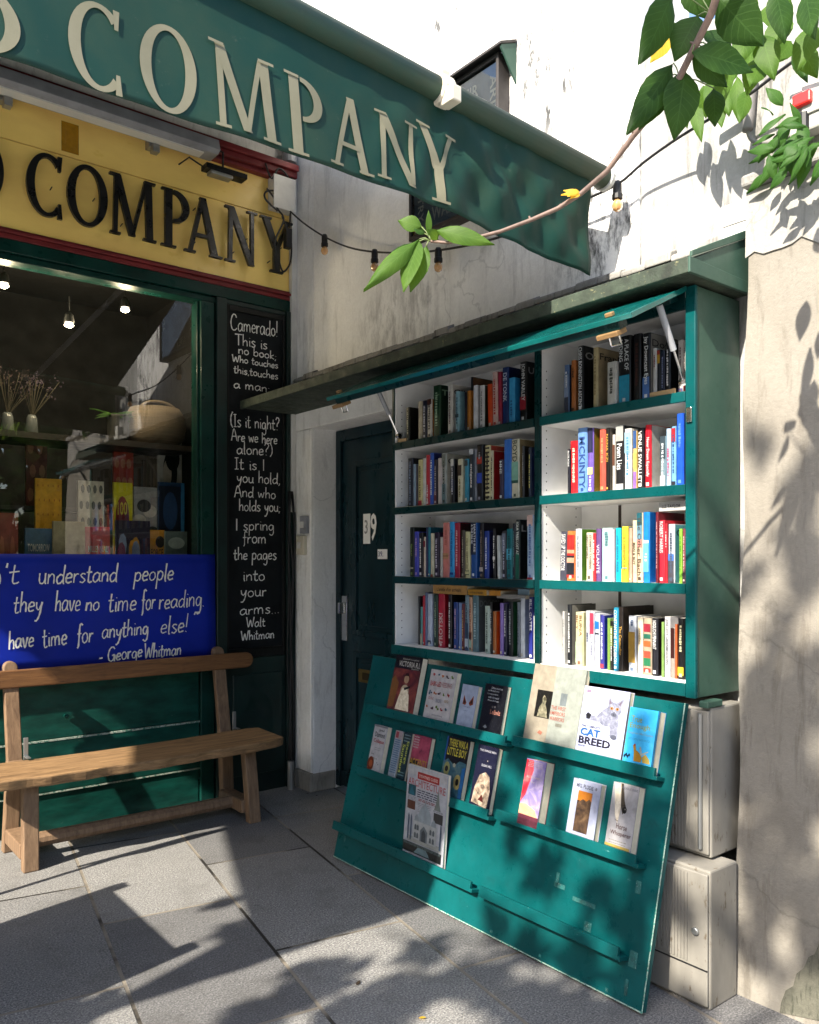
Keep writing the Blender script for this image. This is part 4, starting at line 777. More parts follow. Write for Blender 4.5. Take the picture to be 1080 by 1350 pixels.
# ------------------------------------------------------------------ books on the shelves
def panel(b, x, y0, y1, z0, z1, mi=0): b.add([(x, y1, z0), (x, y0, z0), (x, y0, z1), (x, y1, z1)], [(0, 1, 2, 3)], mi)
GRP = "books standing on the bookcase shelves"
def book(shelf, zb, xs, x0, x1, ytop, col, desc, txt=None, tc='f0eee6', bands=(), cover=None, ct=None, ctc=None, lean=0, dx=0, hard=False, dep=None, tm=.8, where='', txt2=None, tb=.1):
    """one upright book: spine towards the street; x0..x1 is the spine, ytop its head, in photo pixels on the spine plane"""
    X = xs + dx; ya, yb = onX(x0, ytop, X).y, onX(x1, ytop, X).y      # ya > yb
    H = onX((x0 + x1) / 2, ytop, X).z - zb; t = max(.006, ya - yb - .0008); dep = dep or min(.19, .13 + H * .12)
    dep = min(dep, 2.712 - X - .004)
    o_ = Vector((X, (ya + yb) / 2, zb)); b = MB(); c_ = .0022 if hard else .0011
    yl, yr = ya - .0004, ya - .0004 - t; r_ = min(.005, t * .22); vs = []
    prof = [(X + dep, yl), (X + r_, yl), (X + .0008, yl - r_ * .8), (X, (yl + yr) / 2), (X + .0008, yr + r_ * .8), (X + r_, yr), (X + dep, yr), (X + dep, yr + c_), (X + r_ + c_, yr + c_), (X + c_ + .001, (yl + yr) / 2), (X + r_ + c_, yl - c_), (X + dep, yl - c_)]
    n = len(prof); v0 = [(p[0], p[1], zb) for p in prof]; v1 = [(p[0], p[1], zb + H) for p in prof]
    fs = [(i, n + i, n + (i + 1) % n, (i + 1) % n) for i in range(n)]
    for a_ in (0, n):
        q = [(0, 1, 10, 11), (1, 2, 9, 10), (2, 3, 9), (3, 4, 9), (4, 5, 8, 9), (5, 6, 7, 8)]
        fs += [tuple(a_ + k for k in (f_ if a_ else f_[::-1])) for f_ in q]
    b.add(v0 + v1, fs)
    o = b.build("book", flat(col, .34 if not hard else .42), org=o_)
    tag(o, desc + where, "book", GRP)
    i_ = .004 if hard else .0008; b = MB(); b.box(X + r_ + c_ + .0005, X + dep - i_, yr + c_ + .0002, yl - c_ - .0002, zb + i_, zb + H - i_)
    b.build("pages", PAGES if hard else PAGEW, o)
    xf = X - .0006; hw = t * .42
    def strip(z0, z1, h, nm="band", k=0, w=.44):
        b = MB(); panel(b, xf - .0001 * k, yl - t * (.5 - w), yl - t * (.5 + w), zb + H * z0, zb + H * z1); b.build(nm, flat(h, .4), o)
    for k, (z0, z1, h) in enumerate(bands): strip(z0, z1, h, k=k)
    if cover:
        b = MB(); y = yr - .0007; b.add([(X + r_ + .002, y, zb + .002), (X + dep - .001, y, zb + .002), (X + dep - .001, y, zb + H - .002), (X + r_ + .002, y, zb + H - .002)], [(0, 1, 2, 3)]); b.build("front_cover", flat(cover, .35), o)
    if ct:
        b = MB(); put(b, ct, Vector((X + .012, yr - .0013, zb + H * .80)), Vector((1, 0, 0)), UZ, H * .11, dep * .8); b.build("cover_title", flat(ctc or tc), o)
    D_ = -UZ; h_ = t * .62; yy = (yl + yr) / 2
    def spine_text(s, yb_, top, ln, hh, colr):
        b = MB(); s_ = Vector((xf - .0006, yb_, zb + H * top)); put(b, s, s_, D_, Vector((0, -1, 0)), hh, ln * H); b.build("title", flat(colr, .5), o)
    if txt == '#' :   # too small to read in the photo: a row of tiny marks
        b = MB(); z = zb + H * (.96 - tb); e = zb + H * (.96 - tb - tm * .8); w = t * .2
        while z > e:
            l = rng.uniform(.3, 1.0) * min(.010, t * .6); panel(b, xf - .0006, yy - w * rng.uniform(.6, 1), yy + w * rng.uniform(.5, 1), z - l, z); z -= l + rng.choice([.0015, .0018, .005])
        b.build("title", flat(tc, .5), o)
    elif txt and txt2: spine_text(txt, yy - t * .05 , 1 - tb, tm, t * .34, tc); spine_text(txt2, yy + t * .40, 1 - tb, tm * .7, t * .30, tc)
    elif txt == 'TROTSKI':
        b = MB(); put(b, txt, Vector((xf - .0006, yy - h_ / 2, zb + H * .06)), UZ, Vector((0, 1, 0)), h_, tm * H); b.build("title", flat(tc, .5), o)
    elif txt: spine_text(txt, yy + h_ / 2, 1 - tb, tm, h_, tc)
    if rng.random() < .6 and t > .012:
        b = MB(); q = min(.006, t * .25); panel(b, xf - .0004, yy - q, yy + q, zb + .008, zb + .008 + q * 2); b.build("spine_mark", flat(tc if txt else 'd8d4c8', .5), o)
    if lean:
        o.rotation_euler = (R(lean), 0, 0); dy = o_.y - (yl + yr) / 2
    return o
def flatbook(X, px0, px1, py0, py1, col, lab, txt=None, tc='2a2420', dep=.15):
    a, c = onX(px0, py1, X), onX(px1, py0, X); o_ = Vector((X, (a.y + c.y) / 2, a.z)); b = MB(); y0, y1 = c.y, a.y; h = c.z - a.z; dep = min(dep, 2.70 - X)
    b.box(X, X + dep, y0, y1, a.z, a.z + .0015); b.box(X, X + .0015, y0, y1, a.z + .0015, a.z + h - .0015); b.box(X, X + dep, y0, y1, a.z + h - .0015, a.z + h)
    o = b.build("book", flat(col), org=o_); tag(o, lab, "book", "books lying flat on top of the upright books")
    b = MB(); b.box(X + .002, X + dep - .002, y0 + .001, y1 - .001, a.z + .0018, a.z + h - .0018); b.build("pages", PAGES, o)
    if txt:
        b = MB(); put(b, txt, Vector((X - .0006, y1 - .12 * (y1 - y0), a.z + h * .3)), UY, UZ, h * .42, (y1 - y0) * .7); b.build("title", flat(tc), o)
K_ = 'k'
SH = {
'top left': (2.013, 2.482, [
 (535, 540, 537, '1d211c', "small dark speckled paperback at the far left", '#', 'c9c6ac', {'cover': '17140f', 'dep': .10}),
 (551, 556, 529, 'c9bda4', "slim cream paperback", None, '6b5d48', {}),
 (556.5, 562.5, 528, '1b1e33', "navy paperback with pale vertical title", '#', 'c8c8d4', {}),
 (563, 569, 526, 'd2ccc0', "white spined book with orange cover", '#', '2a1a14', {'cover': 'c4702a', 'dep': .12, 'bands': [(.86, 1, '4a2015')]}),
 (571, 580, 508, '123d22', "tall dark green hardback with white lettering", '#', '9fc0a0', {'hard': True, 'cover': '0c2a1a', 'ct': 'THE', 'bands': [(.80, .815, '6d8a60')]}),
 (590, 596, 507, 'd6d3cc', "tall white book with grey initials on its cover", '#', '7d6a6a', {'cover': 'cfcac2', 'ct': 'GILI', 'ctc': '353535', 'dep': .15}),
 (600, 605, 516, '8fbccb', "slim pale blue book", '#', '4d6c78', {'bands': [(.38, .46, '22343c')]}),
 (612, 615, 517, '0e1024', "thin midnight blue book", None, '9fa0b8', {}),
 (615.5, 620, 515, 'b8762e', "thin ochre book", None, '5a3510', {}),
 (620.5, 623, 497, '101523', "very tall navy book standing behind white books", None, 'aaaaaa', {'dx': .03, 'cover': '6a4526'}),
 (623.5, 629, 508, 'd8dae0', "white book with black patches, left of its pair", None, '333333', {'cover': 'bfc1c4', 'dep': .09}),
 (632, 638, 508, 'dcdcdc', "white book with dark cover, right of its pair", '#', '8a8a8a', {'cover': '22261a'}),
 (643, 649, 506, 'd2491a', "bright orange red book", None, 'f0d0a0', {'lean': -1.5}),
 (649.5, 656, 490, 'd9b6ae', "pale pink book with red script title", '#', 'b02a22', {'lean': -1.2}),
 (656.5, 661, 490, '9c2440', "crimson book", None, 'e8c0c0', {'lean': -1}),
 (662, 670, 484, '12306a', "tall royal blue book", "DE TONK", 'd8dcec', {'cover': '0b1440', 'tm': .5}),
 (670.5, 678, 498, '3da0d6', "light sky blue paperback", '#', '1f5f92', {'cover': '2c8ac8', 'dep': .1, 'tb': .45, 'tm': .45}),
 (685, 694, 477, '0d0d10', "black book titled in white capitals with red foot", "JOHN VARLEY", 'eeeeee', {'cover': '0b0b0d', 'ct': 'U LIG', 'ctc': '9a9a9a', 'bands': [(.2, .42, '8c1226')], 'tm': .62, 'tb': .03})]),
'second left': (1.70, 2.484, [
 (537.5, 544, 604, '1a2032', "black grid patterned book at the far left", '#', '8090a8', {'cover': '12141c', 'tm': 1.0, 'tb': .03}),
 (544.5, 547.5, 612, '8ea6bc', "thin grey blue paperback", None, '333333', {'cover': '77747c'}),
 (551, 556.5, 606, 'dbd39a', "pale yellow book with red foot", '#', '6a6030', {'bands': [(.0, .12, 'a21c30')]}),
 (557, 561, 604, 'd6d6d0', "thin white book beside the pale yellow book", None, '888888', {}),
 (561.3, 566, 600, 'c22a3c', "red book beside the blue script book", '#', 'f0dede', {'tb': .55, 'tm': .4}),
 (566.3, 571, 597, '2454b4', "blue book with white script title", '#', 'e8ecf6', {'cover': '101c5c', 'dep': .13}),
 (572, 576, 606, '241a26', "dark plum book", '#', 'c6c0c8', {'bands': [(0, .3, '5b1c30')]}),
 (577, 582, 604, 'cfc3c0', "pinkish white book", None, '999090', {}),
 (582.5, 588, 598, 'a8aca6', "grey white book with black and teal pattern", '#', '1d2a2c', {'cover': 'b9b4a4', 'ct': 'CS', 'ctc': '404840', 'bands': [(0, .4, '5c7a80'), (.75, 1, '76807a')]}),
 (594, 598.5, 605, '16161c', "black book with a white head cap", '#', 'd0d0d8', {'bands': [(.84, 1, 'dcdcd6'), (.3, .55, '24305c')]}),
 (603, 609, 605, 'd9d3b4', "cream book with a dark picture on its spine", '#', '7c7450', {'bands': [(.62, .86, '33241c')], 'tb': .42, 'tm': .5}),
 (612, 617, 605, '3590ac', "turquoise paperback", None, 'e0f0f4', {'bands': [(.84, .97, '16303a')]}),
 (618.5, 624.5, 592, '1b2a38', "dark book with white lower case title", "endgame", 'f2f2f2', {'tm': .45, 'tb': .28, 'cover': 'c9ced6', 'bands': [(.9, 1, 'c6ccd4')]}),
 (628.3, 636, 586, '12121a', "black book with red and blue pictures on its spine", '#', '9090a0', {'bands': [(.66, .78, 'b02a20'), (.32, .5, '2044b0')], 'tm': .12}),
 (639, 646, 587, 'd0c898', "cream and black striped book", '#', '2a2018', {'bands': [(.05 + .08 * i, .085 + .08 * i, '2b241c') for i in range(12)], 'cover': 'b04030', 'dep': .13}),
 (646.5, 650, 594, 'cfc6a4', "slim cream book with deep red cover", '#', '332a20', {'cover': '8c1218', 'bands': [(.78, 1, 'c9c1a6')], 'dep': .11}),
 (658, 663, 606, '38304a', "dark violet book with white block lettering", "HHII", 'f2f2f2', {'tm': .3, 'tb': .04}),
 (664, 673.5, 579, '1f6cc8', "wide bright blue hardback", None, '8ab4e8', {'hard': True}),
 (674, 684, 579, 'cfcdb6', "wide cream and sea green book with big author name", "BOYD", '3d4a3e', {'bands': [(.28, .62, '7fb8a6'), (.26, .31, '2c5a50')], 'tm': .36, 'tb': .02, 'cover': '8f7c56'}),
 (688, 691, 588, '3a3c40', "thin charcoal book", '#', 'aaaaaa', {'cover': '181410'}),
 (696.5, 700, 590, '1d2c44', "dark blue book with yellow lettering", '#', 'e6de80', {'cover': '12224c'})]),
'third left': (1.366, 2.488, [
 (540, 545.5, 695, '16201a', "black and olive book at the far left", '#', '7f9a50', {'tm': .3, 'tb': .3, 'bands': [(.16, .18, 'c0c0b0')]}),
 (546, 551.5, 701, '4a50c4', "violet blue book", '#', 'c4a4d8', {'tb': .1, 'tm': .5}),
 (552, 557, 702, '101018', "black book with narrow white title", '#', 'f0f0f0', {'cover': '141416'}),
 (558.3, 561, 708, 'd8c8b8', "very thin cream book", None, '888888', {'bands': [(.75, .9, '7a2434')]}),
 (561.3, 564, 695, '1c2852', "thin navy blue book beside teal", None, '888888', {}),
 (564.2, 567, 695, '1f7a90', "thin teal book with broad dark teal cover", None, 'c0d8dc', {'cover': '0e4a58', 'dx': .002}),
 (567.3, 571.3, 703, 'd6d0b4', "slim cream book with a red brown foot", None, '888888', {'bands': [(0, .06, '8c3424')]}),
 (572.5, 578.5, 702, '2a1c34', "dark purple book with grey title", '#', 'c0bccc', {}),
 (580, 583, 708, 'c4c0b8', "thin grey white paperback", None, '555555', {}),
 (583.5, 592, 689, 'd08078', "salmon pink hardback with a gold band", '#', 'b86860', {'hard': True, 'bands': [(.34, .44, 'b89068'), (.38, .40, '8a5c40')], 'tm': .3}),
 (592.4, 598.5, 688, '35a4e4', "bright sky blue paperback", '#', '1b68b0', {'bands': [(.05, .09, '123c90')]}),
 (599, 605.5, 689, 'a01c38', "crimson book beside the sky blue paperback", '#', 'e8b8b8', {'cover': '2a0c10', 'dep': .1}),
 (608, 612.3, 699, '4a4438', "mottled brown book", '#', 'a8a090', {}),
 (613, 619, 701, 'd3cf9e', "cream book with a green emblem at its foot", '#', '94906a', {'bands': [(.06, .16, '2c4a26'), (.08, .14, 'd3cf9e')]}),
 (620.5, 628, 689, '1f5296', "blue hardback with white capitals", "HARTH REE", 'f2f4f8', {'tm': .5, 'tb': .03, 'txt2': "A THE SEA RE", 'bands': [(.42, 1, '142038')]}),
 (632, 637, 689, '15121a', "black and brown book", '#', '8a7a70', {'bands': [(.12, .2, 'b8b0ac')]}),
 (638, 644, 700, '1d3c92', "navy blue paperback with small title", '#', 'd8dcf0', {'cover': '10143a'}),
 (649.5, 653, 697, '0e0e12', "slim black book with white title", '#', 'f4f4f4', {'cover': '0c0c10', 'bands': [(.38, .44, 'e4e0dc')]}),
 (655.5, 659, 706, 'c6cccc', "thin white leaning book among dark books", None, '888888', {'lean': -1.5}),
 (661.5, 667, 700, '23262e', "charcoal book with a pale patch", '#', 'b8bcd0', {'bands': [(.55, .95, '6a7486')]}),
 (667.5, 675, 697, '137078', "teal book with a lighter blue middle", '#', '0c484e', {'bands': [(.38, .6, '4aa4c0')]}),
 (675.8, 679, 690, '1c2230', "thin dark navy book", '#', '5a8a90', {}),
 (679.5, 685, 685, '0c1c1c', "black and green book with white capitals", "FOUR TREES LOST AT", 'e8f0ea', {'tm': .55, 'tb': .04, 'cover': '0b0b0d', 'ct': 'LL', 'ctc': '8a8a8a', 'bands': [(0, .42, '0f5a48')]}),
 (694.5, 703, 679, 'a9c4e2', "pale blue hardback with pink head and foot", '#', '5c7cb0', {'bands': [(.83, 1, 'd6b8b0'), (0, .03, 'a02438')], 'hard': True})]),
'bottom left': (1.035, 2.53, [
 (528, 532, 775, '121622', "big black art book with a pale moon picture", '#', 'd0d0d0', {'cover': '0e0f14', 'bands': [(.86, .93, '2a62a0')], 'tb': .5, 'tm': .35, 'hard': True}),
 (551, 553.5, 786, '10141c', "thin black book beside the art book", None, '888888', {}),
 (554, 556.8, 800, '5c9c9c', "thin teal book with pale foot", None, '888888', {'bands': [(0, .3, 'b8b49a')]}),
 (557, 560, 785, 'c02a3c', "thin bright red book", None, 'f0c8c8', {}),
 (560.2, 563, 781, '6c7ca4', "thin slate blue book", None, '888888', {}),
 (563.3, 569, 783, 'c3d0e6', "pale ice blue book with dark logo", None, '1a2440', {'cover': 'a8b4c8', 'bands': [(.05, .11, '1b2a58')], 'dep': .08}),
 (571.5, 576.5, 784, '153a2c', "dark green book with pale vertical title", '#', '9cb09c', {'hard': True}),
 (577.5, 585.5, 783, 'b8203a', "red hardback titled in large white capitals", "TROTSKI", 'ead6d4', {'tm': .58, 'tb': .36, 'cover': '8c1020', 'dep': .1, 'hard': True}),
 (590.5, 595, 784, '121012', "black book with white dotted title", '#', 'f0f0f0', {}),
 (597.5, 603, 794, '24468e', "mid blue paperback", '#', 'b898b0', {}),
 (604.3, 608, 795, '7a94c4', "thin periwinkle paperback", None, '888888', {}),
 (608.3, 612, 796, '63262c', "thin maroon paperback", '#', 'c8a870', {}),
 (612.7, 617.7, 785, '7f9aa8', "pale blue green book with white swirl", '#', '30485c', {'bands': [(0, .5, '2f4c70'), (.06, .22, 'b8c6d4')]}),
 (618.2, 622, 787, 'cfa98c', "peach book with a dark band", '#', '8a3a2a', {'bands': [(.22, .35, '16161a'), (0, .22, '9ab8a8')]}),
 (622.6, 630, 785, '5a7a84', "grey teal hardback with a grey cover", '#', 'b0ccd4', {'cover': '4c5256', 'ct': 'DOC BILL', 'ctc': '7c8488', 'hard': True}),
 (638.8, 645, 799, 'bccfc4', "pale mint paperback", '#', '6a7c74', {}),
 (646, 648.8, 794, '0f0f12', "thin black book with white title beside orange", '#', 'f0f0f0', {}),
 (649.3, 653.5, 806, 'b06a34', "brown spined book with vivid orange cover", None, '888888', {'cover': 'd2480c', 'dep': .07}),
 (658.6, 663, 795, '8f78c4', "lilac book", None, 'e0d8f0', {}),
 (664, 668, 796, '141a38', "midnight book with bold white title", '#', 'f4f4f8', {'tm': .6}),
 (669.5, 675.5, 793, '10141a', "black book with a green and white sports cover", '#', '9aa4a8', {'cover': '1c4a2c', 'dep': .08}),
 (681.5, 685, 794, '7e8894', "grey book before the white book", '#', '4a5560', {}),
 (685.5, 691, 789, 'd3dce8', "white hardback with blue grey cover", None, '888888', {'cover': '8696b8', 'dep': .09}),
 (697, 702.5, 787, '1b2070', "navy book titled in white capitals", "BILL GATES", 'eef0fa', {'tm': .5, 'tb': .04, 'bands': [(.06, .42, '27308c')]}),
 (703.2, 705.2, 812, 'd0d4cc', "very thin white book against the divider", None, '888888', {})]),
'top right': (2.013, 2.482, [
 (743.5, 750, 481, '56709c', "small blue and white paperback at the far left", '#', 'e8ecf4', {'cover': '101430', 'bands': [(.34, .8, '8a9cbc'), (0, .34, '3b3f52')], 'tm': .4}),
 (752.5, 758.5, 475, 'b8703c', "brown orange paperback", '#', '4a2c14', {'tm': .2}),
 (761.5, 769, 456, '0e1018', "black hardback with large white two part title", "CHRIS BONINGTON ASCENT", 'f2f4f8', {'tm': .92, 'tb': .02, 'cover': '0a0a0e', 'ct': 'OF', 'ctc': 'c8c8c8', 'hard': True, 'dep': .15}),
 (781.5, 788, 458, 'c9b98e', "tall tan book with black label on its cover", '#', '94865e', {'cover': 'bea984', 'ct': 'Frank', 'ctc': '1a1612', 'dep': .19}),
 (800, 812, 477, 'd6d4cc', "white paperback standing in front of the tan book", '#', '55574f', {'dx': -.012, 'tm': .7}),
 (815, 831, 443, '0c0c10', "wide black hardback with a bright blue foot", "A PLACE OF", 'eef0f2', {'txt2': "HIDING", 'tm': .46, 'tb': .05, 'bands': [(0, .42, '2196b8')], 'hard': True}),
 (834.5, 844.5, 440, '0d0b0c', "black hardback with dim red lettering", '#', '4a241c', {'hard': True}),
 (846.5, 857, 439, '0e0e14', "black hardback titled in white with a blue foot", "Jay Downcast Eyes", 'f4f4f4', {'tm': .72, 'tb': .05, 'bands': [(0, .34, '4a74b4')], 'cover': '9a958c', 'ct': 'Dow', 'ctc': '23211e', 'dep': .17, 'hard': True}),
 (860.5, 865.5, 459, 'd5d3d0', "slim white book standing on the wooden block", '#', '8a4048', {'dx': .01, 'tm': .3}),
 (866, 870.5, 461, '14161e', "thin dark book with a red and yellow head", None, '888888', {'dx': .014, 'bands': [(.72, .98, 'b8902c'), (.9, .99, 'a03020')]}),
 (871, 876, 462, '1b2036', "thin navy book on the block", '#', '8890b0', {'dx': .012}),
 (877, 883.5, 451, '141418', "black book with white title on the block", '#', 'e0e0e0', {'cover': '0d0d0f', 'dep': .15, 'dx': .01}),
 (893.5, 900.5, 448, 'c8c2bc', "pinkish white book beside the strut", '#', '6c5858', {'dx': .02, 'bands': [(0, .12, '5a5a94')]}),
 (900.8, 904.5, 449, 'a4a09c', "thin grey book against the right side", '#', '55504c', {'dx': .02, 'bands': [(0, .2, '8c2430')]})]),
'second right': (1.70, 2.484, [
 (748, 751.5, 592, '1e1e2a', "thin black paperback with white title at the far left", "ROUGH", 'f0f0f0', {'tm': .34, 'tb': .04}),
 (752, 761, 581, 'cc2830', "red book with white and gold script", '#', 'f0d8c0', {'bands': [(.82, 1, 'b01c26')]}),
 (761.3, 774, 564, '6f9cd8', "wide light blue hardback with author name down the spine", "MCKINTY", '2d4f92', {'tm': .78, 'tb': .14, 'hard': True}),
 (774.4, 782, 564, '7860b8', "purple book with a yellow and white picture", '#', 'f4f0f8', {'cover': '8a7424', 'bands': [(.62, 1, '2a2c54'), (.28, .39, 'e8dc9c')], 'tb': .7, 'tm': .25, 'dep': .12}),
 (790, 798, 566, 'd85a48', "coral red hardback", '#', 'e8a070', {'hard': True, 'tm': .5}),
 (798.5, 803, 564, '1a1512', "black book with gold lettering", "NANA KZI", 'd8a848', {'tm': .6, 'tb': .1, 'cover': '6c665c'}),
 (807.2, 811, 573, 'd4cdc4', "slim white book with brown middle", None, '888888', {'bands': [(.45, .82, '6a4434')]}),
 (811.5, 822.5, 561, '232326', "black and white book with large white title", "Poem Lies", 'f4f4f4', {'tm': .4, 'tb': .28, 'bands': [(.76, 1, 'b4b6b2'), (0, .1, 'dcdcdc')]}),
 (823, 832, 565, 'dfe0dc', "white book with pale blue lettering", '#', '5894b8', {'bands': [(.6, .94, '9cc4d4')]}),
 (834.5, 839.5, 568, 'e8c070', "rainbow striped slim book", None, '888888', {'bands': [(.7, 1, '3a5c94'), (.36, .62, 'f0d468'), (0, .3, '9a70b8')]}),
 (840.3, 848, 564, '1f1c22', "black book with big spaced white letters", "VENUE SWALLET", 'f4f4f4', {'tm': .85, 'tb': .05, 'cover': '5c3640', 'dep': .08}),
 (850, 858, 560, 'd4182c', "scarlet book with white title", "Never Dream Especially", 'f8eaea', {'tm': .62, 'tb': .2, 'cover': 'c0beb8', 'dep': .13}),
 (870, 877.5, 575, '76909c', "grey blue book with a white label at its foot", '#', 'd8e0e4', {'bands': [(.55, 1, '3a4a54'), (.03, .22, 'e8eaea')]}),
 (878, 884, 565, 'a8c8e6', "powder blue book", '#', 'c04a6c', {'tm': .6, 'tb': .3}),
 (885, 891, 562, '7ab4e4', "blue book with a red head", '#', '1f4a80', {'bands': [(.74, .97, 'b42834'), (0, .08, '2a2a34')]}),
 (891.5, 901, 545, '1556cc', "tall cobalt blue hardback", '#', '5c94ec', {'hard': True, 'cover': '3c2c6c', 'tm': .4})]),
'third right': (1.366, 2.488, [
 (737, 746, 701, '4a4a58', "slate grey leaning book at the far left", "SAVED UP THE DOCTOR", 'f0f0f0', {'lean': 2.5, 'tm': .75, 'tb': .05}),
 (746.5, 757.5, 700, 'e0783c', "orange framed book with two figures on a red panel", None, '888888', {'bands': [(.06, .92, 'b02c28'), (.12, .5, '22242c'), (.36, .46, 'd8a488'), (.55, .62, 'd0a080')], 'lean': 1.2}),
 (758.2, 766, 697, 'd9dce2', "white book with grass green cover", '#', '9098a4', {'cover': '5c8c28', 'dep': .09}),
 (772.3, 781, 702, 'dcd2bc', "cream book with two lines of small capitals", "STORMTH TAVERNS", '6a6050', {'txt2': "UNSTOPPABLE", 'tm': .7, 'tb': .05}),
 (781.3, 785, 703, 'd22c38', "thin red book", '#', 'f4e0e0', {}),
 (785.3, 792, 697, '6e5088', "purple book with pale lettering", "VOLANTE", 'e0d4e8', {'tm': .55, 'tb': .3}),
 (793, 806.5, 696, 'bfe4e2', "wide pale mint hardback", '#', '5a8a90', {'tm': .35, 'tb': .03}),
 (807, 810, 698, 'bab6c0', "thin grey and white book", None, '888888', {}),
 (811, 818, 696, '1cc0dc', "cyan book", '#', '1a88a8', {'tm': .8}),
 (819, 827.5, 694, 'f0dc3c', "yellow book with a blue corner", '#', 'a89428', {'bands': [(0, .26, '2a88b8'), (.0, .24, 'f0dc3c')] , 'cover': '2a88b8', 'dep': .03}),
 (829, 833, 696, 'cfa890', "thin peach book", None, '888888', {}),
 (833.6, 839, 686, 'e4d2b0', "cream book with black capitals", "MAN & BOY", '2c2620', {'tm': .36, 'tb': .36}),
 (839.5, 847, 676, 'e8cfae', "teal to peach graded book with flowing script", "The Other Bach", '4a3c30', {'bands': [(.82, 1, '1f5c68'), (.62, .82, '6c9cb4'), (.5, .62, 'c88c84')], 'tm': .85, 'tb': .05}),
 (847.4, 856, 675, '1f84d4', "blue book with a pale panel and white curl", '#', 'e4f0fa', {'bands': [(.15, .6, '6cc0ea'), (.56, .6, 'f0f4f8')], 'cover': '0c62b8', 'dep': .09, 'tb': .55, 'tm': .1}),
 (864.2, 868, 675, '6e1c28', "tall dark red book", '#', 'c89090', {}),
 (868.5, 876, 686, 'd42a3c', "bright red book with white capitals", "ROBERT HARRIS", 'f8dede', {'tm': .5, 'tb': .02}),
 (876.5, 880, 690, 'b02430', "slim red book with white title", '#', 'f4e8e8', {'tm': .3}),
 (880.6, 889, 691, 'dfe4ee', "white and charcoal book with a blue middle", '#', '4a5468', {'bands': [(0, .38, '4c4a54'), (.38, .5, '4a78c8')], 'cover': '58a0a8', 'ct': 'G', 'ctc': '16343a', 'dep': .08}),
 (895, 899.2, 697, '8ccc44', "lime green book", '#', '4c7c20', {}),
 (899.6, 904, 697, '80424c', "dusky rose book against the right side", '#', 'd8b0b0', {'bands': [(0, .2, '3a3038')]})]),
'bottom right': (1.035, 2.51, [
 (741.3, 744, 806, 'd4d4d0', "thin white and black book at the far left", '#', '1a1a1a', {}),
 (747.5, 753, 797, '14181e', "black hardback with grey and white cover", '#', 'e8e8e8', {'cover': '8a8880', 'dep': .15, 'hard': True}),
 (758.3, 768.5, 807, 'd6d4a6', "pale yellow green book", "BUNA", '8a5a44', {'txt2': "BICY", 'tm': .4, 'tb': .06, 'bands': [(.06, .45, 'b8ccaa')]}),
 (772, 777, 805, 'c3c7d2', "pale grey paperback", '#', '3a4468', {'tm': .2, 'tb': .35}),
 (777.3, 783, 806, 'cdd0dc', "white paperback with a pink red head", '#', '8a8ea4', {'bands': [(.6, .97, 'c83c58')], 'tb': .5, 'tm': .3}),
 (784, 790, 809, 'd2daf0', "white paperback with a blue splash", None, '888888', {'bands': [(.72, .86, '2274c8'), (.62, .65, '30343c')]}),
 (791, 796.3, 811, '3c3c94', "indigo paperback with white title", '#', 'f0f0fa', {'bands': [(.02, .1, 'b83c50')], 'cover': '12308c', 'dep': .06}),
 (800.3, 804, 815, '7ca04c', "slim leaf green book", None, '888888', {}),
 (804.3, 808, 819, '18181a', "thin black book with white label letters", '#', 'e8e8e8', {'bands': [(.5, .9, '7c8c3c')]}),
 (808.4, 814.8, 801, '1d92b8', "cyan hardback with white capitals", "CONSTANTINE FITZGIBBON", 'e8f6fa', {'tm': .85, 'tb': .04, 'hard': True}),
 (815.3, 821, 800, '241c18', "very dark brown hardback with broad cover", "The Counsellor", 'd8a850', {'tm': .45, 'tb': .3, 'cover': '2e2620', 'dep': .19, 'hard': True}),
 (828.3, 838, 812, 'dbe2ee', "white book with a gold rectangle", '#', '6a7c9c', {'bands': [(.18, .72, 'b08c3c')], 'tm': .14, 'tb': .03}),
 (840, 847, 814, 'efe2c6', "ivory book", '#', 'b8a47c', {'tm': .35, 'tb': .15}),
 (848, 858.5, 815, 'b8a890', "patterned red and green book", None, '888888', {'bands': [(.05, .12, 'b03a34'), (.16, .3, '2c7c54'), (.3, .42, 'c8503c'), (.5, .6, 'c06838'), (.64, .72, '2c6c58'), (.76, .9, '9c2c3c')]}),
 (859.2, 867, 815, '23232b', "black book with white lettering beside the patterned book", "NOGUCHI PENNANT", 'f4f4f4', {'tm': .5, 'tb': .04, 'cover': '1c1418', 'dep': .05}),
 (871.8, 875, 820, '84a85c', "thin sage green book", None, '888888', {}),
 (875.5, 883, 813, 'd8d9dc', "white book with spaced grey capitals", "JOSE LEITE GREENMEADOWS", '6a6c74', {'tm': .75, 'tb': .04}),
 (884, 889.5, 828, 'a89a90', "dull pink book with a chocolate head", None, '888888', {'bands': [(.4, 1, '3c1814')]}),
 (889.8, 892.5, 823, 'c8602c', "thin burnt orange book", None, '888888', {}),
 (893, 902, 815, '1a1a1c', "black book with a yellow label at its foot", '#', 'c8c4a0', {'bands': [(.06, .2, 'd4bc30')], 'tm': .5, 'tb': .08})])}
for sname, (zb, xs, rows) in SH.items():
    for x0, x1, yt, col, desc, txt, tc, op in rows:
        book(sname, zb + .0005, xs, x0, x1, yt, col, desc, txt, tc, where=", " + sname + " shelf", **op)
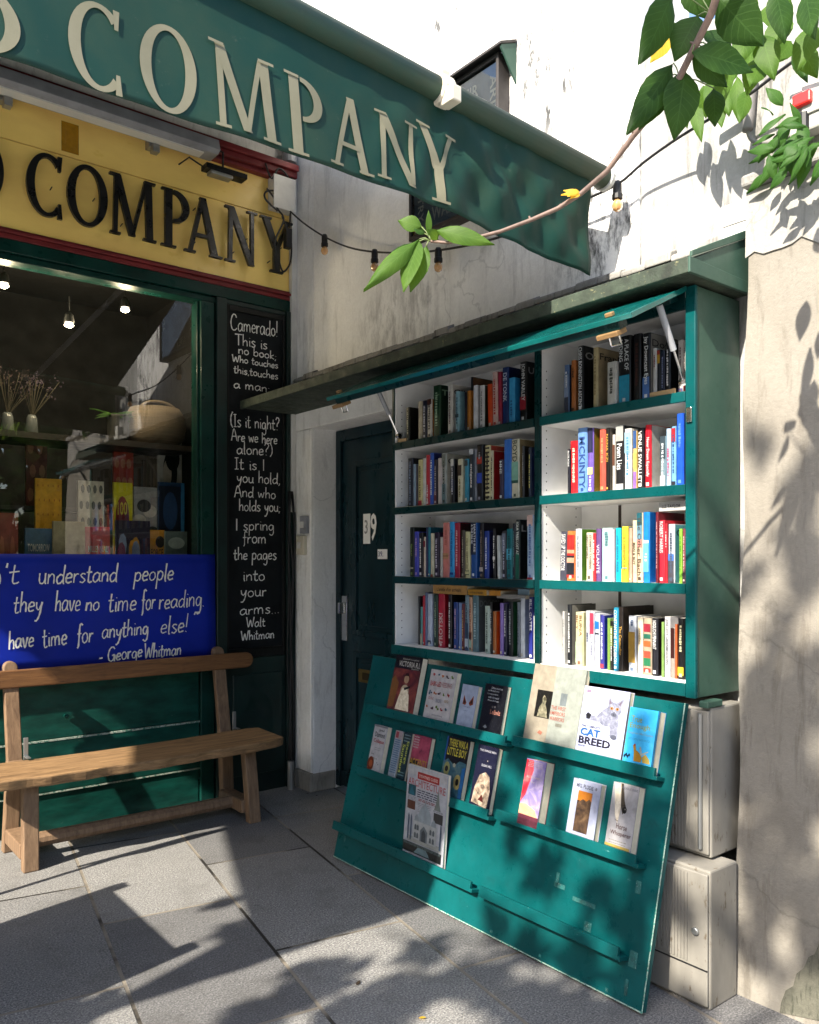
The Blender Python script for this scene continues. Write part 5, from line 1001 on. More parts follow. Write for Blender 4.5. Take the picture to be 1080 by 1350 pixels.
for a in ((2.535, 571, 616, 772.5, 782.3, 'c79a56', "tan book lying across the uprights near the red hardback, bottom left shelf", "L'amitie d'un ecrivain"), (2.53, 617, 641.5, 778, 784.2, 'd09c30', "mustard yellow book lying flat beside the tan one, bottom left shelf", "Le chateau de ma mere"), (2.53, 645, 660, 779, 785, 'd0902c', "small orange yellow book lying flat, bottom left shelf", None),
          (2.535, 655, 693, 785, 788.5, '9a9a98', "flat grey book lying on the uprights at the right, bottom left shelf", None), (2.55, 683, 698, 777, 784, '86a4b8', "pale blue book lying flat at the top right, bottom left shelf", None)):
    flatbook(a[0], a[1], a[2], a[3], a[4], a[5], a[6], a[7])
flatbook(2.50, 869, 904, 660.5, 674, 'c9c9c6', "white book lying flat above the red books, third right shelf", "LIZ TAYLOR")
for nm, a, c, lb in (("wooden_block", (857.5, 521), (891, 507.5), "small wooden block under thin books on the top right shelf"), ("wooden_block", (525, 586), (536.5, 575), "small wooden block at the left end of the top left shelf")):
    p, q = onX(a[0], a[1], 2.478), onX(c[0], c[1], 2.478); o_ = Vector((2.478, (p.y + q.y) / 2, 2.0135)); b = MB(); b.box(2.474, 2.480 if p.x > 9 else 2.479, q.y, p.y, 2.0136, 2.034); b.box(2.4795, 2.4815, q.y + .004, p.y - .004, 2.0136, 2.030)
    tag(b.build(nm, W_BLOCK, org=o_, bevel=.001), lb, "block")

# ------------------------------------------------------------------ face out books on the display board
def face(name_lab, tl, tr, bl, col, th, ledge, draw, spine=None, row=0, extra=0):
    flat_ = globals()['flat']
    def flat(h_, r_=.4): return flat_(tuple(x * .74 for x in hexc(h_)), r_) if isinstance(h_, str) else h_
    zl = LEDGE[ledge][0] + .0145
    off = th + .002
    tilt = .155 if ledge == 2 else 0; a, b_, c = onB(*tl, off + .36 * tilt), onB(*tr, off + .36 * tilt), onB(*bl, off + .03 * tilt)
    wdt = (a.y - b_.y); hid = max(0, (c - BO).dot(BW) - zl); HV = (a - c).dot(BW) * (1 + tilt * tilt) ** .5; H = HV + hid; yc = (a.y + c.y) / 2 * .5 + (a.y) * .5
    base = BO + BW * zl
    yL = (a.y + c.y) / 2; 
    O = Vector((base.x, yL, base.z)) + BN * .0015       # back lower-left corner (left as seen)
    U = Vector((0, -1, 0)); V = (BW + BN * tilt).normalized(); N = (BN - BW * tilt).normalized(); cv = .0016; n_ = MB()
    n_.obox(O, U * wdt, V * H, N * cv); n_.obox(O + N * (th - cv), U * wdt, V * H, N * cv); n_.obox(O + N * cv, U * cv, V * H, N * (th - 2 * cv))
    o = n_.build("book", flat(col, .32), org=O); tag(o, name_lab, "book", "face out books on the display board")
    p = MB(); p.obox(O + N * (cv + .0002) + U * (cv + .0002) + V * .002, U * (wdt - cv - .002), V * (H - .004), N * (th - 2 * cv - .0004)); p.build("pages", PAGES if extra == 0 else PAGEW, o)
    T = O + N * th
    class G: pass
    g = G(); g.k = 0
    def at(u, v, e=.0006): return T + U * (wdt * u) + V * (hid + HV * v) + N * e
    def rect(u0, v0, u1, v1, h, nm="cover_panel"):
        g.k += 1; e = .0004 + g.k * .00012; q = MB(); q.add([at(u0, v0, e), at(u1, v0, e), at(u1, v1, e), at(u0, v1, e)], [(0, 1, 2, 3)]); return q.build(nm, flat(h, .35) if isinstance(h, str) else h, o)
    def shape(pts, h, nm="cover_picture"):
        g.k += 1; e = .0004 + g.k * .00012; q = MB(); q.poly([at(u, v, e) for u, v in pts]); return q.build(nm, flat(h, .35) if isinstance(h, str) else h, o)
    def ell(u, v, ru, rv, h, nm="cover_picture", n=20): return shape([(u + ru * math.cos(2 * math.pi * i / n), v + rv * math.sin(2 * math.pi * i / n)) for i in range(n)], h, nm)
    def text(s, u, v, hh, ww, h, off=.012):
        g.k += 1; q = MB(); put(q, s, at(u, v, .0004 + g.k * .00012), U, V, HV * hh, wdt * ww, off); return q.build("cover_lettering", flat(h, .5), o)
    def lines(u0, u1, v1, v0, h, n, hh=.008):
        g.k += 1; e = .0004 + g.k * .00012; q = MB()
        for i in range(n):
            v = v1 + (v0 - v1) * i / max(1, n - 1); u = u0
            while u < u1:
                l = rng.uniform(.03, .11); q.add([at(u, v, e), at(min(u + l, u1), v, e), at(min(u + l, u1), v + hh, e), at(u, v + hh, e)], [(0, 1, 2, 3)]); u += l + .02
        q.build("cover_small_print", flat(h, .5), o)
    draw(rect, shape, ell, text, lines); return o
def photo(name, c1, c2, c3, scale):
    if name in MC: return MC[name]
    m, n, l, p = nodes(name); v = coord(n, l); a = noise(n, l, scale, 6, v, .6, .6)
    l.new(ramp(n, l, a, (.32, c1), (.5, c2), (.68, c3)), p.inputs['Base Color']); p.inputs['Roughness'].default_value = .35; MC[name] = m; return m
def d_vic(r, s, e, t, ln):
    r(.0, .0, 1, 1, photo("oil_dark", (.012, .006, .006), (.10, .015, .012), (.20, .05, .03), 16)); r(0, .76, 1, 1, '14100f')
    s([(.0, .05), (.22, .05), (.28, .5), (.1, .62), (.0, .55)], 'a06a30'); e(.55, .36, .16, .12, 'd8c8a8'); s([(.3, .02), (.82, .02), (.74, .3), (.62, .42), (.46, .42), (.38, .28)], photo("gown", (.40, .33, .22), (.62, .54, .40), (.75, .68, .55), 60)); e(.55, .58, .09, .075, 'd8b08c'); s([(.44, .62), (.5, .69), (.6, .69), (.66, .6), (.6, .64), (.5, .64)], '3a1a0e'); s([(.5, .42), (.72, .47), (.74, .44), (.55, .38)], '16161c')
    t("Elizabeth Longford", .28, .92, .035, .6, 'd8d4cc'); t("VICTORIA R.I.", .16, .80, .10, .8, 'f0ece4'); t("illustrated", .66, .765, .025, .28, 'd8d4cc')
def d_baby(r, s, e, t, ln):
    r(.05, .0, 1, 1, 'e8e4e6')
    for row, v in enumerate((.885, .52, .22)):
        for i in range(5):
            u = .14 + i * .18; c = ['c02a2a', '3c6a8a', 'd8742c', '5a3a4c', '7a9a3a'][(i + row) % 5]
            for q in range(3):
                e(u + rng.uniform(-.05, .05), v + rng.uniform(-.025, .025), rng.uniform(.018, .04), rng.uniform(.014, .03), c, n=9)
    t("BABY-LED", .1, .66, .10, .42, 'd85a5a'); t("FEEDING", .56, .66, .10, .36, 'd8a0a0'); ln(.12, .32, .42, .38, 'c86a6a', 3); ln(.42, .64, .40, .34, '6a7a9a', 4); ln(.74, .9, .41, .37, 'c8a05a', 3); t("Jenna Helwig", .36, .06, .035, .4, '8a8a9a')
def d_fox(r, s, e, t, ln):
    r(.0, 0, 1, 1, 'c3d2f0'); s([(.18, .52), (.2, .74), (.42, .56), (.36, .5)], 'a04a1e'); s([(.56, .56), (.8, .76), (.84, .54), (.66, .5)], 'a04a1e'); s([(.24, .54), (.25, .66), (.36, .56)], '2a1a12'); s([(.64, .56), (.76, .68), (.78, .56)], '2a1a12'); t("Fox & I", .3, .45, .03, .4, '4a5a7a'); t("a novel", .34, .36, .02, .32, '4a5a7a')
def d_leib(r, s, e, t, ln):
    r(.03, 0, 1, 1, '0d0f18')
    for i, (w, x) in enumerate((("Discourse", .3), ("on Metaphysics", .16), ("Correspondence", .14), ("with Arnauld", .2), ("Monadology", .22))): x; t(w, x, .90 - i * .068, .046, .5, 'd0d4dc')
    t("G W", .46, .50, .05, .16, 'b8b0b0'); t("Leibniz", .42, .37, .10, .45, 'c88878'); s([(.2, .08), (.3, .13), (.4, .08), (.3, .05)], '9aa0a8')
def d_coll(r, s, e, t, ln):
    t("Jared", .4, .86, .07, .4, '3a3a44'); t("Diamond", .16, .74, .11, .74, '3a3a44'); t("Collapse", .14, .59, .11, .78, 'c83a3a'); ln(.3, .8, .5, .46, '8a8a94', 2)
    e(.22, .14, .24, .16, '8a3c1e'); e(.24, .14, .13, .08, 'c8683c')
    for i in range(7): e(.2 + i * .1, .36 - .03 * i + .03 * math.sin(i * 2), .03, .012, '33261e', n=8)
    r(.0, .965, 1, 1, '9a9ca4')
def d_spA(r, s, e, t, ln):
    r(.0, .82, 1, 1, 'd0c0c4'); r(.1, .84, .5, .98, 'b04050'); ln(.1, .9, .78, .06, '5c86b4', 16, .03)
def d_spB(r, s, e, t, ln):
    r(.0, 0, 1, 1, '123c48'); ln(.12, .9, .93, .8, 'a0b8bc', 3, .02); ln(.1, .9, .12, .06, '8ab0b4', 2, .02)
def d_acc(r, s, e, t, ln):
    r(.0, 0, 1, 1, photo("maroon_print", (.10, .012, .03), (.22, .03, .06), (.32, .06, .10), 30)); ln(.04, .34, .94, .72, 'd8c8c8', 5, .028); r(.0, .0, .45, .46, '1c1418'); t("ACCENTS", .0, .36, .14, .96, 'e0b830'); t("LOST", .0, .18, .12, .4, 'e0b830')
def d_boy(r, s, e, t, ln):
    r(0, 0, 1, 1, '10131c'); r(.0, .0, .06, 1, '2a62b4'); t("THERE WAS A", .12, .84, .13, .82, 'e8d84c', .02); t("LITTLE BOY", .10, .68, .14, .84, 'e8d84c', .02)
    s([(.0, .0), (1, .0), (1, .60), (.7, .62), (.5, .52), (.2, .62), (0, .55)], photo("night_scene", (.01, .03, .05), (.03, .09, .12), (.10, .14, .12), 22)); e(.2, .44, .13, .12, 'b0b070'); e(.74, .26, .15, .13, 'c0b070'); e(.5, .53, .06, .035, 'c8c8b0'); s([(.86, .0), (1, .0), (1, .55), (.86, .5)], '2a78c0'); e(.2, .44, .07, .05, '2a2a26'); e(.74, .26, .07, .06, '2a2a26')
def d_dust(r, s, e, t, ln):
    r(0, 0, 1, 1, '1a1c38'); t("THE FRINGE MEN", .1, .90, .035, .8, 'c8c8d4'); e(.56, .76, .025, .012, 'b8b0a8'); t("SUSAN HILL", .3, .66, .04, .5, 'c8c8d4')
    s([(.1, .06), (.86, .02), (.9, .3), (.78, .52), (.56, .58), (.3, .52), (.14, .3)], photo("ruin", (.06, .045, .035), (.25, .19, .14), (.46, .38, .30), 42)); s([(.4, .12), (.56, .22), (.68, .1)], '5a2420')
def d_arch(r, s, e, t, ln):
    r(.02, .90, .98, .98, 'd8d8dc'); r(.26, .865, .80, .945, 'c83030'); t("EYEWITNESS GUIDES", .3, .885, .035, .46, 'f4e4e0'); t("ARCHITECTURE", .03, .77, .085, .93, 'd07078'); ln(.28, .78, .735, .66, '3a3c5c', 4, .012); ln(.32, .74, .635, .62, 'b05a64', 2, .009)
    for u0, v0, u1, v1, c in ((.05, .66, .24, .78, '1c5a68'), (.05, .50, .25, .60, '6a3a2a'), (.72, .44, .94, .55, '3c3c40')): r(u0, v0, u1, v1, c)
    s([(.06, .66), (.14, .77), (.23, .66)], '2a7c94'); s([(.72, .58), (.76, .66), (.80, .82), (.84, .66), (.88, .58)], '8a9490'); ln(.05, .26, .64, .61, '9a9aa4', 3, .006); ln(.32, .64, .59, .50, 'a4a4ae', 6, .006); ln(.7, .94, .57, .56, 'a4a4ae', 2, .006)
    r(.10, .14, .94, .20, 'b8bcb8'); r(.24, .18, .82, .40, 'c9ced0'); s([(.36, .39), (.35, .47), (.40, .54), (.49, .60), (.51, .655), (.53, .60), (.62, .54), (.67, .47), (.66, .39)], 'aebcc6')
    for u in (.32, .74): s([(u - .06, .39), (u - .055, .43), (u, .47), (u + .055, .43), (u + .06, .39)], 'a4b2bc')
    s([(.42, .18), (.42, .30), (.51, .36), (.60, .30), (.60, .18)], '74808a'); s([(.46, .18), (.46, .28), (.51, .32), (.56, .28), (.56, .18)], '3c4650')
    for u in (.30, .36, .68, .75):
        for v in (.20, .29): s([(u - .025, v), (u - .025, v + .045), (u, v + .065), (u + .025, v + .045), (u + .025, v)], '5c6872')
    for u in (.12, .19, .92): s([(u - .015, .16), (u - .012, .42), (u, .46), (u + .012, .42), (u + .015, .16)], '3c5c7c')
    r(.02, .02, .96, .13, '1e2224'); s([(.3, .03), (.4, .1), (.6, .1), (.7, .03)], '7c98a0'); ln(.04, .94, .12, .1, '5c6c6c', 3, .012)
def d_emp(r, s, e, t, ln):
    r(.44, .0, 1, 1, 'b8bfb6'); r(.0, .0, .44, 1, 'bdb3a0'); r(.14, .30, .44, .66, '1b1a16'); s([(.2, .31), (.40, .31), (.37, .42), (.33, .48), (.34, .52), (.31, .58), (.28, .6), (.26, .56), (.27, .5), (.22, .44)], photo("bronze_figure", (.05, .05, .035), (.13, .12, .08), (.24, .22, .15), 70)); e(.305, .55, .035, .025, '5c5844')
    r(.60, .50, .72, .66, '8a9498'); t("THE FIRST", .45, .435, .05, .28, 'c06a58'); t("EMPERORS", .45, .365, .05, .28, 'c06a58'); t("WARRIORS", .45, .295, .05, .28, 'c06a58'); r(.58, .225, .70, .265, '9a988c'); s([(.26, .1), (.3, .14), (.36, .12), (.34, .08)], 'c8826c')
def d_cat(r, s, e, t, ln):
    r(0, 0, 1, 1, photo("cat_backdrop", (.26, .28, .46), (.34, .37, .55), (.45, .47, .60), 5)); r(.06, .90, .16, .95, 'b8a0c0'); fur = photo("grey_fur", (.10, .105, .15), (.17, .18, .24), (.27, .28, .36), 70)
    s([(.16, .50), (.22, .56), (.36, .56), (.44, .64), (.56, .72), (.80, .68), (.84, .56), (.86, .42), (.80, .34), (.72, .36), (.66, .44), (.54, .42), (.46, .46), (.30, .48), (.2, .47)], fur)
    s([(.14, .49), (.12, .56), (.16, .60), (.24, .57), (.22, .5)], '2a2a34')
    e(.72, .70, .155, .105, fur, n=24); s([(.58, .74), (.57, .90), (.69, .80)], fur); s([(.75, .80), (.90, .89), (.86, .73)], fur); s([(.60, .77), (.59, .85), (.66, .79)], '8a7c90'); s([(.79, .79), (.87, .85), (.84, .76)], '8a7c90')
    for u in (.665, .785): e(u, .715, .034, .022, 'e0a050'); e(u, .715, .012, .016, '14141a')
    s([(.71, .665), (.745, .665), (.728, .648)], '3a3844'); e(.728, .625, .06, .03, '74788c'); s([(.724, .645), (.732, .645), (.74, .61), (.716, .61)], '4a4c5c')
    s([(.70, .40), (.84, .42), (.88, .34), (.80, .26), (.70, .30)], fur); e(.79, .29, .07, .035, '6c7084')
    t("THE COMPLETE", .06, .365, .035, .42, '6a6c84'); t("CAT", .06, .235, .115, .44, '1b6cc0', .03); t("BREED", .05, .105, .115, .70, '1c1a30', .03); t("BOOK", .06, .06, .03, .16, '6a6c84')
def d_true(r, s, e, t, ln):
    r(0, 0, 1, 1, photo("blue_cover", (.02, .24, .52), (.03, .31, .60), (.06, .40, .68), 14)); r(.94, 0, 1, 1, '2272a0'); t("True", .10, .74, .11, .36, 'a8c05a'); t("Enough", .08, .60, .12, .66, 'b0c45a'); t("Stephen McCauley", .04, .51, .05, .84, '9cc8dc'); ln(.1, .8, .44, .42, '4aa0c8', 2, .006)
    s([(.36, .04), (.34, .2), (.28, .32), (.36, .34), (.40, .24), (.52, .2), (.62, .12), (.60, .04)], 'd8a02c'); s([(.66, .04), (.62, .14), (.72, .2), (.86, .12), (.9, .04)], 'e0c460'); s([(.50, .3), (.54, .32), (.62, .16), (.58, .14)], 'd0d8c8'); s([(.6, .2), (.8, .26), (.8, .24), (.62, .17)], 'c8d8d0'); e(.34, .33, .03, .02, 'b03020')
    for i in range(4): e(.05 + i * .05, .1 + .03 * (i % 2), .03, .03, '103048', n=8)
def d_red(r, s, e, t, ln):
    r(0, 0, 1, 1, photo("dusk_sky", (.10, .09, .26), (.20, .16, .34), (.38, .32, .44), 18)); s([(0, .98), (.36, .98), (.42, .8), (.3, .55), (.2, .35), (.0, .2)], photo("red_cloth", (.30, .01, .02), (.50, .03, .05), (.62, .10, .10), 20)); s([(0, 0), (.95, 0), (.8, .12), (.3, .2), (0, .18)], photo("sand", (.40, .16, .08), (.55, .25, .14), (.65, .35, .2), 20))
    ln(.1, .84, .95, .86, 'd8c8d0', 4, .012); t("ALL THE NAMES", .12, .66, .04, .7, 'f0e0e0'); t("ONE", .36, .58, .03, .2, 'f0e0e0'); t("of", .36, .45, .02, .1, 'f0e0e0'); ln(.3, .7, .1, .06, 'e0c0a0', 2, .012)
def d_mrs(r, s, e, t, ln):
    r(0, 0, 1, 1, 'c6cdea'); t("MRS. PLODIE", .14, .85, .075, .6, '4a4a58'); e(.84, .89, .035, .03, '8a8a9a'); r(.24, .06, .74, .80, '2a1a12'); r(.24, .62, .74, .80, 'd8842c'); s([(.24, .06), (.74, .06), (.74, .64), (.66, .68), (.56, .63), (.44, .66), (.3, .6), (.24, .55)], photo("dark_figures", (.02, .013, .01), (.06, .035, .02), (.14, .085, .045), 28)); s([(.24, .5), (.5, .64), (.58, .58), (.4, .3), (.24, .25)], photo("dark_figures", 0, 0, 0, 0))
def d_horse(r, s, e, t, ln):
    r(0, 0, 1, 1, photo("horse_hide", (.16, .155, .155), (.26, .255, .27), (.36, .35, .36), 9)); s([(.06, .98), (.34, .98), (.42, .72), (.36, .36), (.22, .5), (.12, .8)], photo("mane", (.36, .30, .22), (.52, .46, .36), (.66, .60, .50), 34)); s([(.30, 1), (.40, 1), (.52, .74), (.62, .62), (.50, .52), (.40, .66)], '5c5244'); e(.56, .60, .085, .055, '16130f'); e(.58, .615, .02, .014, 'a8a49c'); s([(.44, .66), (.56, .68), (.68, .60), (.58, .66)], '2a241c')
    t("NICHOLAS EVANS", .36, .92, .04, .6, '7c7c8c'); t("The", .24, .40, .03, .14, '7a5a58'); t("Horse", .34, .29, .09, .42, '7a5a58'); t("Whisperer", .14, .17, .09, .80, '7a5a58'); ln(.14, .8, .1, .06, '9a9078', 2, .008); r(.0, .0, .95, .04, 'c8b060')
BOOKS = [
 ("dark hardback with a gowned lady on its cover, far left of the top ledge", (525.5, 863), (560, 868), (508, 933), '1a0f0e', .034, 0, d_vic),
 ("white cookery book with rows of small coloured foods on its cover", (570.7, 882), (605, 887), (556, 944), 'e6e2e4', .026, 0, d_baby),
 ("pale blue book with two orange animal ears on its cover", (613, 902), (634, 904.4), (599, 954), 'bccbe8', .022, 0, d_fox),
 ("black book with cream philosophical title at the right of the top left ledge", (642, 900.7), (671.6, 903.5), (629, 961), '0f1118', .022, 0, d_leib),
 ("white book with red title and brown stone at the far left", (496, 955), (513, 959), (482, 1013), 'dcdce2', .026, 1, d_coll),
 ("narrow pale blue and white book standing spine out on the second ledge", (524, 963), (533.5, 964.5), (510, 1020), 'c3cfdc', .02, 1, d_spA),
 ("narrow dark teal book with vertical author name on the second ledge", (534.5, 965), (545, 968), (521, 1024), '10343e', .02, 1, d_spB),
 ("maroon book with yellow title partly behind the architecture book", (548, 968), (571, 973), (534.5, 1028), '5c1420', .024, 1, d_acc),
 ("black book with big yellow title and blue edge", (591, 970), (621, 976.5), (577, 1044), '10131c', .026, 1, d_boy),
 ("dark indigo book with a pale ruin picture on its cover", (633, 981), (659.5, 989), (616.5, 1060), '181a34', .024, 1, d_dust),
 ("large white architecture book with a domed building on its cover", (542.7, 1007), (595.6, 1024.4), (528, 1118), 'd4d8e2', .016, 2, d_arch),
 ("large beige hardback with a bronze figure picture and red title", (706, 874.4), (774.4, 882), (690, 972), 'c6beaa', .022, 3, d_emp),
 ("big white book with a lying grey cat on its cover", (773.3, 904), (833, 914.4), (757, 986.7), 'cdd0e8', .026, 3, d_cat),
 ("bright blue paperback with green title and yellow flowers", (831, 931.5), (871, 937), (821, 1003), '1878b4', .036, 3, d_true),
 ("thick red and violet paperback at the left of the lower right ledge", (699, 1000), (725, 1006.7), (680, 1070), '7a3a4c', .046, 4, d_red),
 ("white paperback with a dark picture and orange sky panel", (759, 1025.6), (795.6, 1035.6), (744, 1095.6), 'c4cbe6', .028, 4, d_mrs),
 ("grey white paperback with a horse's eye on its cover", (812, 1030.7), (846, 1040), (795, 1112), 'b8b8bc', .034, 4, d_horse)]
for a in BOOKS:
    o = face(*a)
    if a[7] is d_spB:   # author name runs down the narrow book
        tl, tr, bl = (onB(*q, .0225) for q in a[1:4]); q = MB(); h = (tl - bl).dot(BW); wd_ = tl.y - tr.y; O = ORG[o] + BN * (.02 + .0014) + BW * h * .95
        put(q, "George", O + Vector((0, -wd_ * .52, 0)), -BW, Vector((0, -1, 0)), wd_ * .34, h * .5); put(q, "Saunders", O + Vector((0, -wd_ * .12, 0)) - BW * h * .08, -BW, Vector((0, -1, 0)), wd_ * .34, h * .62); q.build("cover_lettering", flat('c8d060'), o)
# ------------------------------------------------------------------ leaves
def leaf(mb, base, tip, wid, nrm, curl=.12, droop=.1, seg=14, fold=.25):
    """pointed oval leaf from base to tip, folded along its midrib"""
    base, tip, nrm = Vector(base), Vector(tip), Vector(nrm); D = tip - base; L = D.length; D.normalize(); S = D.cross(nrm).normalized(); N_ = S.cross(D).normalized()
    if mb.uv is None: mb.uv = []
    rows = []
    for i in range(seg + 1):
        t = i / seg; w_ = wid * .5 * min(1.0, (math.sin(math.pi * t ** .9) ** .95) * (1 - .25 * t) * 1.12)
        if i in (0, seg): w_ = .0005
        c = base + D * (L * t) - N_ * (droop * L * t * t) + N_ * (droop * L * t * .4); jag = 1 + (.02 if i % 2 else -.015)
        rows.append((c, w_ * jag, t))
    vs, fs = [], []
    for c, w_, t in rows:
        for k, q in enumerate((-1, -.5, 0, .5, 1)):
            vs.append(c + S * (w_ * q) + N_ * (abs(q) * w_ * fold - curl * L * q * q * .15)); mb.uv.append((.5 + .5 * q, t))
    for i in range(seg):
        for k in range(4): fs.append((i * 5 + k, i * 5 + k + 1, i * 5 + 6 + k, i * 5 + 5 + k))
    mb.add(vs, fs)
ct = thing("cherry_tree", (2.02, -.75, 0), "cherry branch with large green leaves hanging in from the top right and crossing the awning", "tree")
TS = 1.17
br = [atT(a[0], a[1], a[2] * (TS if a[2] < 1.6 else TS - .10 * (a[2] - 1.6) / .3)) for a in ((1010, -330, 1.30), (990, -190, 1.36), (962, -60, 1.44), (938, 18, 1.50), (918, 58, 1.53), (896, 102, 1.56), (868, 140, 1.60), (836, 178, 1.66), (800, 226, 1.72), (765, 256, 1.76), (735, 275, 1.79), (700, 290, 1.82), (660, 305, 1.85), (625, 314, 1.87), (590, 320, 1.89), (568, 318, 1.90))]
b = MB(); b.tube([(2.02, -.75, 0), (2.0, -.70, 1.0), (1.93, -.5, 2.0), (1.85, -.25, 2.9), (1.70, .05, 3.6)], [.07, .06, .05, .04, .028], 12); b.build("trunk", BARK, ct, smooth=True)
pb = [br[0]] + br[1:]; pb = [Vector((1.70, .05, 3.58)), Vector((1.55, .35, 3.45))] + br
b = MB(); n = len(pb); b.tube(pb, [.0105 - .0070 * (i / (n - 1)) for i in range(n)], 8)
for i in range(4, n - 1):
    c = pb[i]; d = Vector((rng.uniform(-1, 1), rng.uniform(-1, 1), rng.uniform(-.3, 1))).normalized(); b.tube([c, c + d * .014], [.004, .002], 6)
b.build("branch", BARK, ct, smooth=True)
TOP = [((888, -12), (849, 81), 1.52, 46, 0), ((921, 20), (889, 76), 1.54, 48, 0), ((913, 68), (997, 90), 1.52, 44, 0), ((913, 73), (959, 114), 1.55, 30, 0), ((903, 91), (892, 180), 1.56, 50, 0), ((888, 83), (832, 170), 1.58, 40, 0), ((884, 100), (846, 166), 1.60, 34, 0),
       ((946, -4), (1006, 60), 1.50, 56, 0), ((941, 116), (943, 164), 1.62, 28, 0), ((1022, -14), (1038, 52), 1.6, 36, 0), ((1062, -14), (1072, 50), 1.6, 34, 0), ((1004, 44), (1020, 100), 1.72, 34, 1), ((962, 84), (951, 138), 1.74, 34, 1), ((884, 46), (859, 80), 1.66, 22, 2), ((990, 30), (975, 80), 1.74, 34, 1), ((1040, 20), (1010, 70), 1.7, 36, 1), ((935, 60), (948, 110), 1.76, 30, 1),
       ((970, -20), (1000, 36), 1.66, 40, 1), ((1075, 30), (1050, 90), 1.68, 34, 1), ((905, -30), (935, 24), 1.6, 40, 0), ((880, 30), (905, 66), 1.68, 26, 1), ((1000, 74), (985, 122), 1.8, 28, 1), ((1050, 55), (1078, 100), 1.8, 30, 1), ((930, 40), (965, 66), 1.58, 30, 0), ((868, 120), (840, 150), 1.64, 26, 0)]
TIP = [((553, 315), (480, 377), 1.90, 26, 1), ((553, 318), (530, 383), 1.90, 34, 1), ((562, 324), (539, 383), 1.88, 32, 1), ((556, 299), (524, 289), 1.92, 22, 1), ((565, 311), (566, 276), 1.92, 9, 1), ((574, 303), (650, 319), 1.88, 24, 1), ((548, 320), (500, 357), 1.93, 20, 0), ((560, 308), (545, 298), 1.93, 16, 0), ((578, 316), (566, 302), 1.92, 14, 1)]
for i in range(11): TOP.append(((rng.uniform(945, 1080), rng.uniform(-30, 95)), None, rng.uniform(1.75, 2.15), rng.uniform(18, 30), 1 if rng.random() < .75 else 0))
for i, a_ in enumerate(TOP):
    if a_[1] is None: TOP[i] = (a_[0], (a_[0][0] + rng.uniform(-26, 18), a_[0][1] + rng.uniform(22, 56)), *a_[2:])
for px_, py_ in ((898, 118), (915, 130), (928, 112), (945, 122), (958, 108), (972, 100), (905, 100), (985, 118), (940, 96)):
    t_ = onX(px_, py_, 2.56).dot(FW); TOP.append(((px_, py_), (px_ + rng.uniform(-10, 10), py_ + rng.uniform(38, 56)), t_, rng.uniform(18, 24), 1))
for nm, lst in (("foliage", TOP), ("foliage", TIP)):
    for mi, mm in enumerate((LEAF, LEAFL, LEAFY)):
        b = MB()
        for (p, q, t, w_, k) in lst:
            if k != mi: continue
            t = t * (TS if t < 1.6 else max(1.05, TS - .10 * (t - 1.6) / .3)) if t < 2.2 else t; a, c = atT(*p, t), atT(*q, t - .02 + rng.uniform(-.03, .03)); vd = (a - E0).normalized()
            nn = (-vd + Vector((rng.uniform(-.5, .5), rng.uniform(-.5, .5), rng.uniform(.1, .7)))).normalized()
            leaf(b, a, c, w_ / F * t * .98, nn, rng.uniform(.1, .6), rng.uniform(.03, .16))
            # leaf stalk
        if b.v: b.build(nm, mm, ct, smooth=True)
b = MB()
for lst in (TOP, TIP):
    for (p, q, t, w_, k) in lst:
        t = t * (TS if t < 1.6 else max(1.05, TS - .10 * (t - 1.6) / .3)) if t < 2.2 else t; a = atT(*p, t); e = min(pb, key=lambda z: (z - a).length)
        if (e - a).length < .25:
            n0 = len(b.v); b.tube([e, e.lerp(a, .5) + Vector((0, 0, .006)), a], .0015, 5)
b.build("leaf_stalk", solid("stalk", (.12, .16, .05), .5), ct, smooth=True)
yl_ = MB(); c = atT(762, 254, 1.755 * 1.118)
for a in range(5):
    q = c + Vector((rng.uniform(-.022, .004), rng.uniform(-.01, .02), rng.uniform(-.012, .016))); leaf(yl_, c + Vector((.006, -.004, .0)), q + Vector((-.018, .014, rng.uniform(-.01, .012))), .016, (-.5, -.7, .4), .5, .2, 6)
yl_.build("yellow_leaf", LEAFY, ct, smooth=True)
# ivy on the pier
iv = MB(); 
for i in range(46):
    px_, py_ = rng.gauss(1040, 24), rng.gauss(190, 18); a = onX(px_, py_, 2.56 + rng.uniform(-.07, .06)); d = Vector((rng.uniform(-.25, .1), rng.uniform(-.3, 1), rng.uniform(-1, .35))).normalized()
    leaf(iv, a, a + d * rng.uniform(.05, .11), rng.uniform(.022, .042), (-.8, -.4, rng.uniform(0, .7)), .5, .2, 6)
ivy = tag(iv.build("climbing_plant", LEAFG, org=onX(1060, 215, 2.64), smooth=True), "clump of small bright green leaves growing on the pier ledge under the switch box", "plant")
# ------------------------------------------------------------------ street tree out of view whose crown dapples the display board and pier
st = thing("street_tree", (-4.6, -.4, 0), "leafy street tree out of view whose crown dapples the board and pier with shade", "tree")
b = MB(); b.tube([(-4.6, -.4, 0), (-4.5, -.3, 1.6), (-4.35, -.1, 3.2), (-4.2, .15, 4.4), (-4.0, .3, 6.2)], [.16, .13, .11, .09, .04], 12); b.build("trunk", BARK, st, smooth=True)
b = MB()
for i in range(18):
    a = rng.uniform(0, 6.28); r_ = rng.uniform(.8, 1.7); s_ = Vector((-4.3, .0, rng.uniform(3.6, 5.4))); e = s_ + Vector((math.cos(a) * r_, math.sin(a) * r_ * .8, rng.uniform(.3, 1.0))); b.tube([s_, s_.lerp(e, .5) + Vector((0, 0, .12)), e], [.035, .022, .008], 6)
b.build("limb", BARK, st, smooth=True)
cr = MB(); cr.uv = []
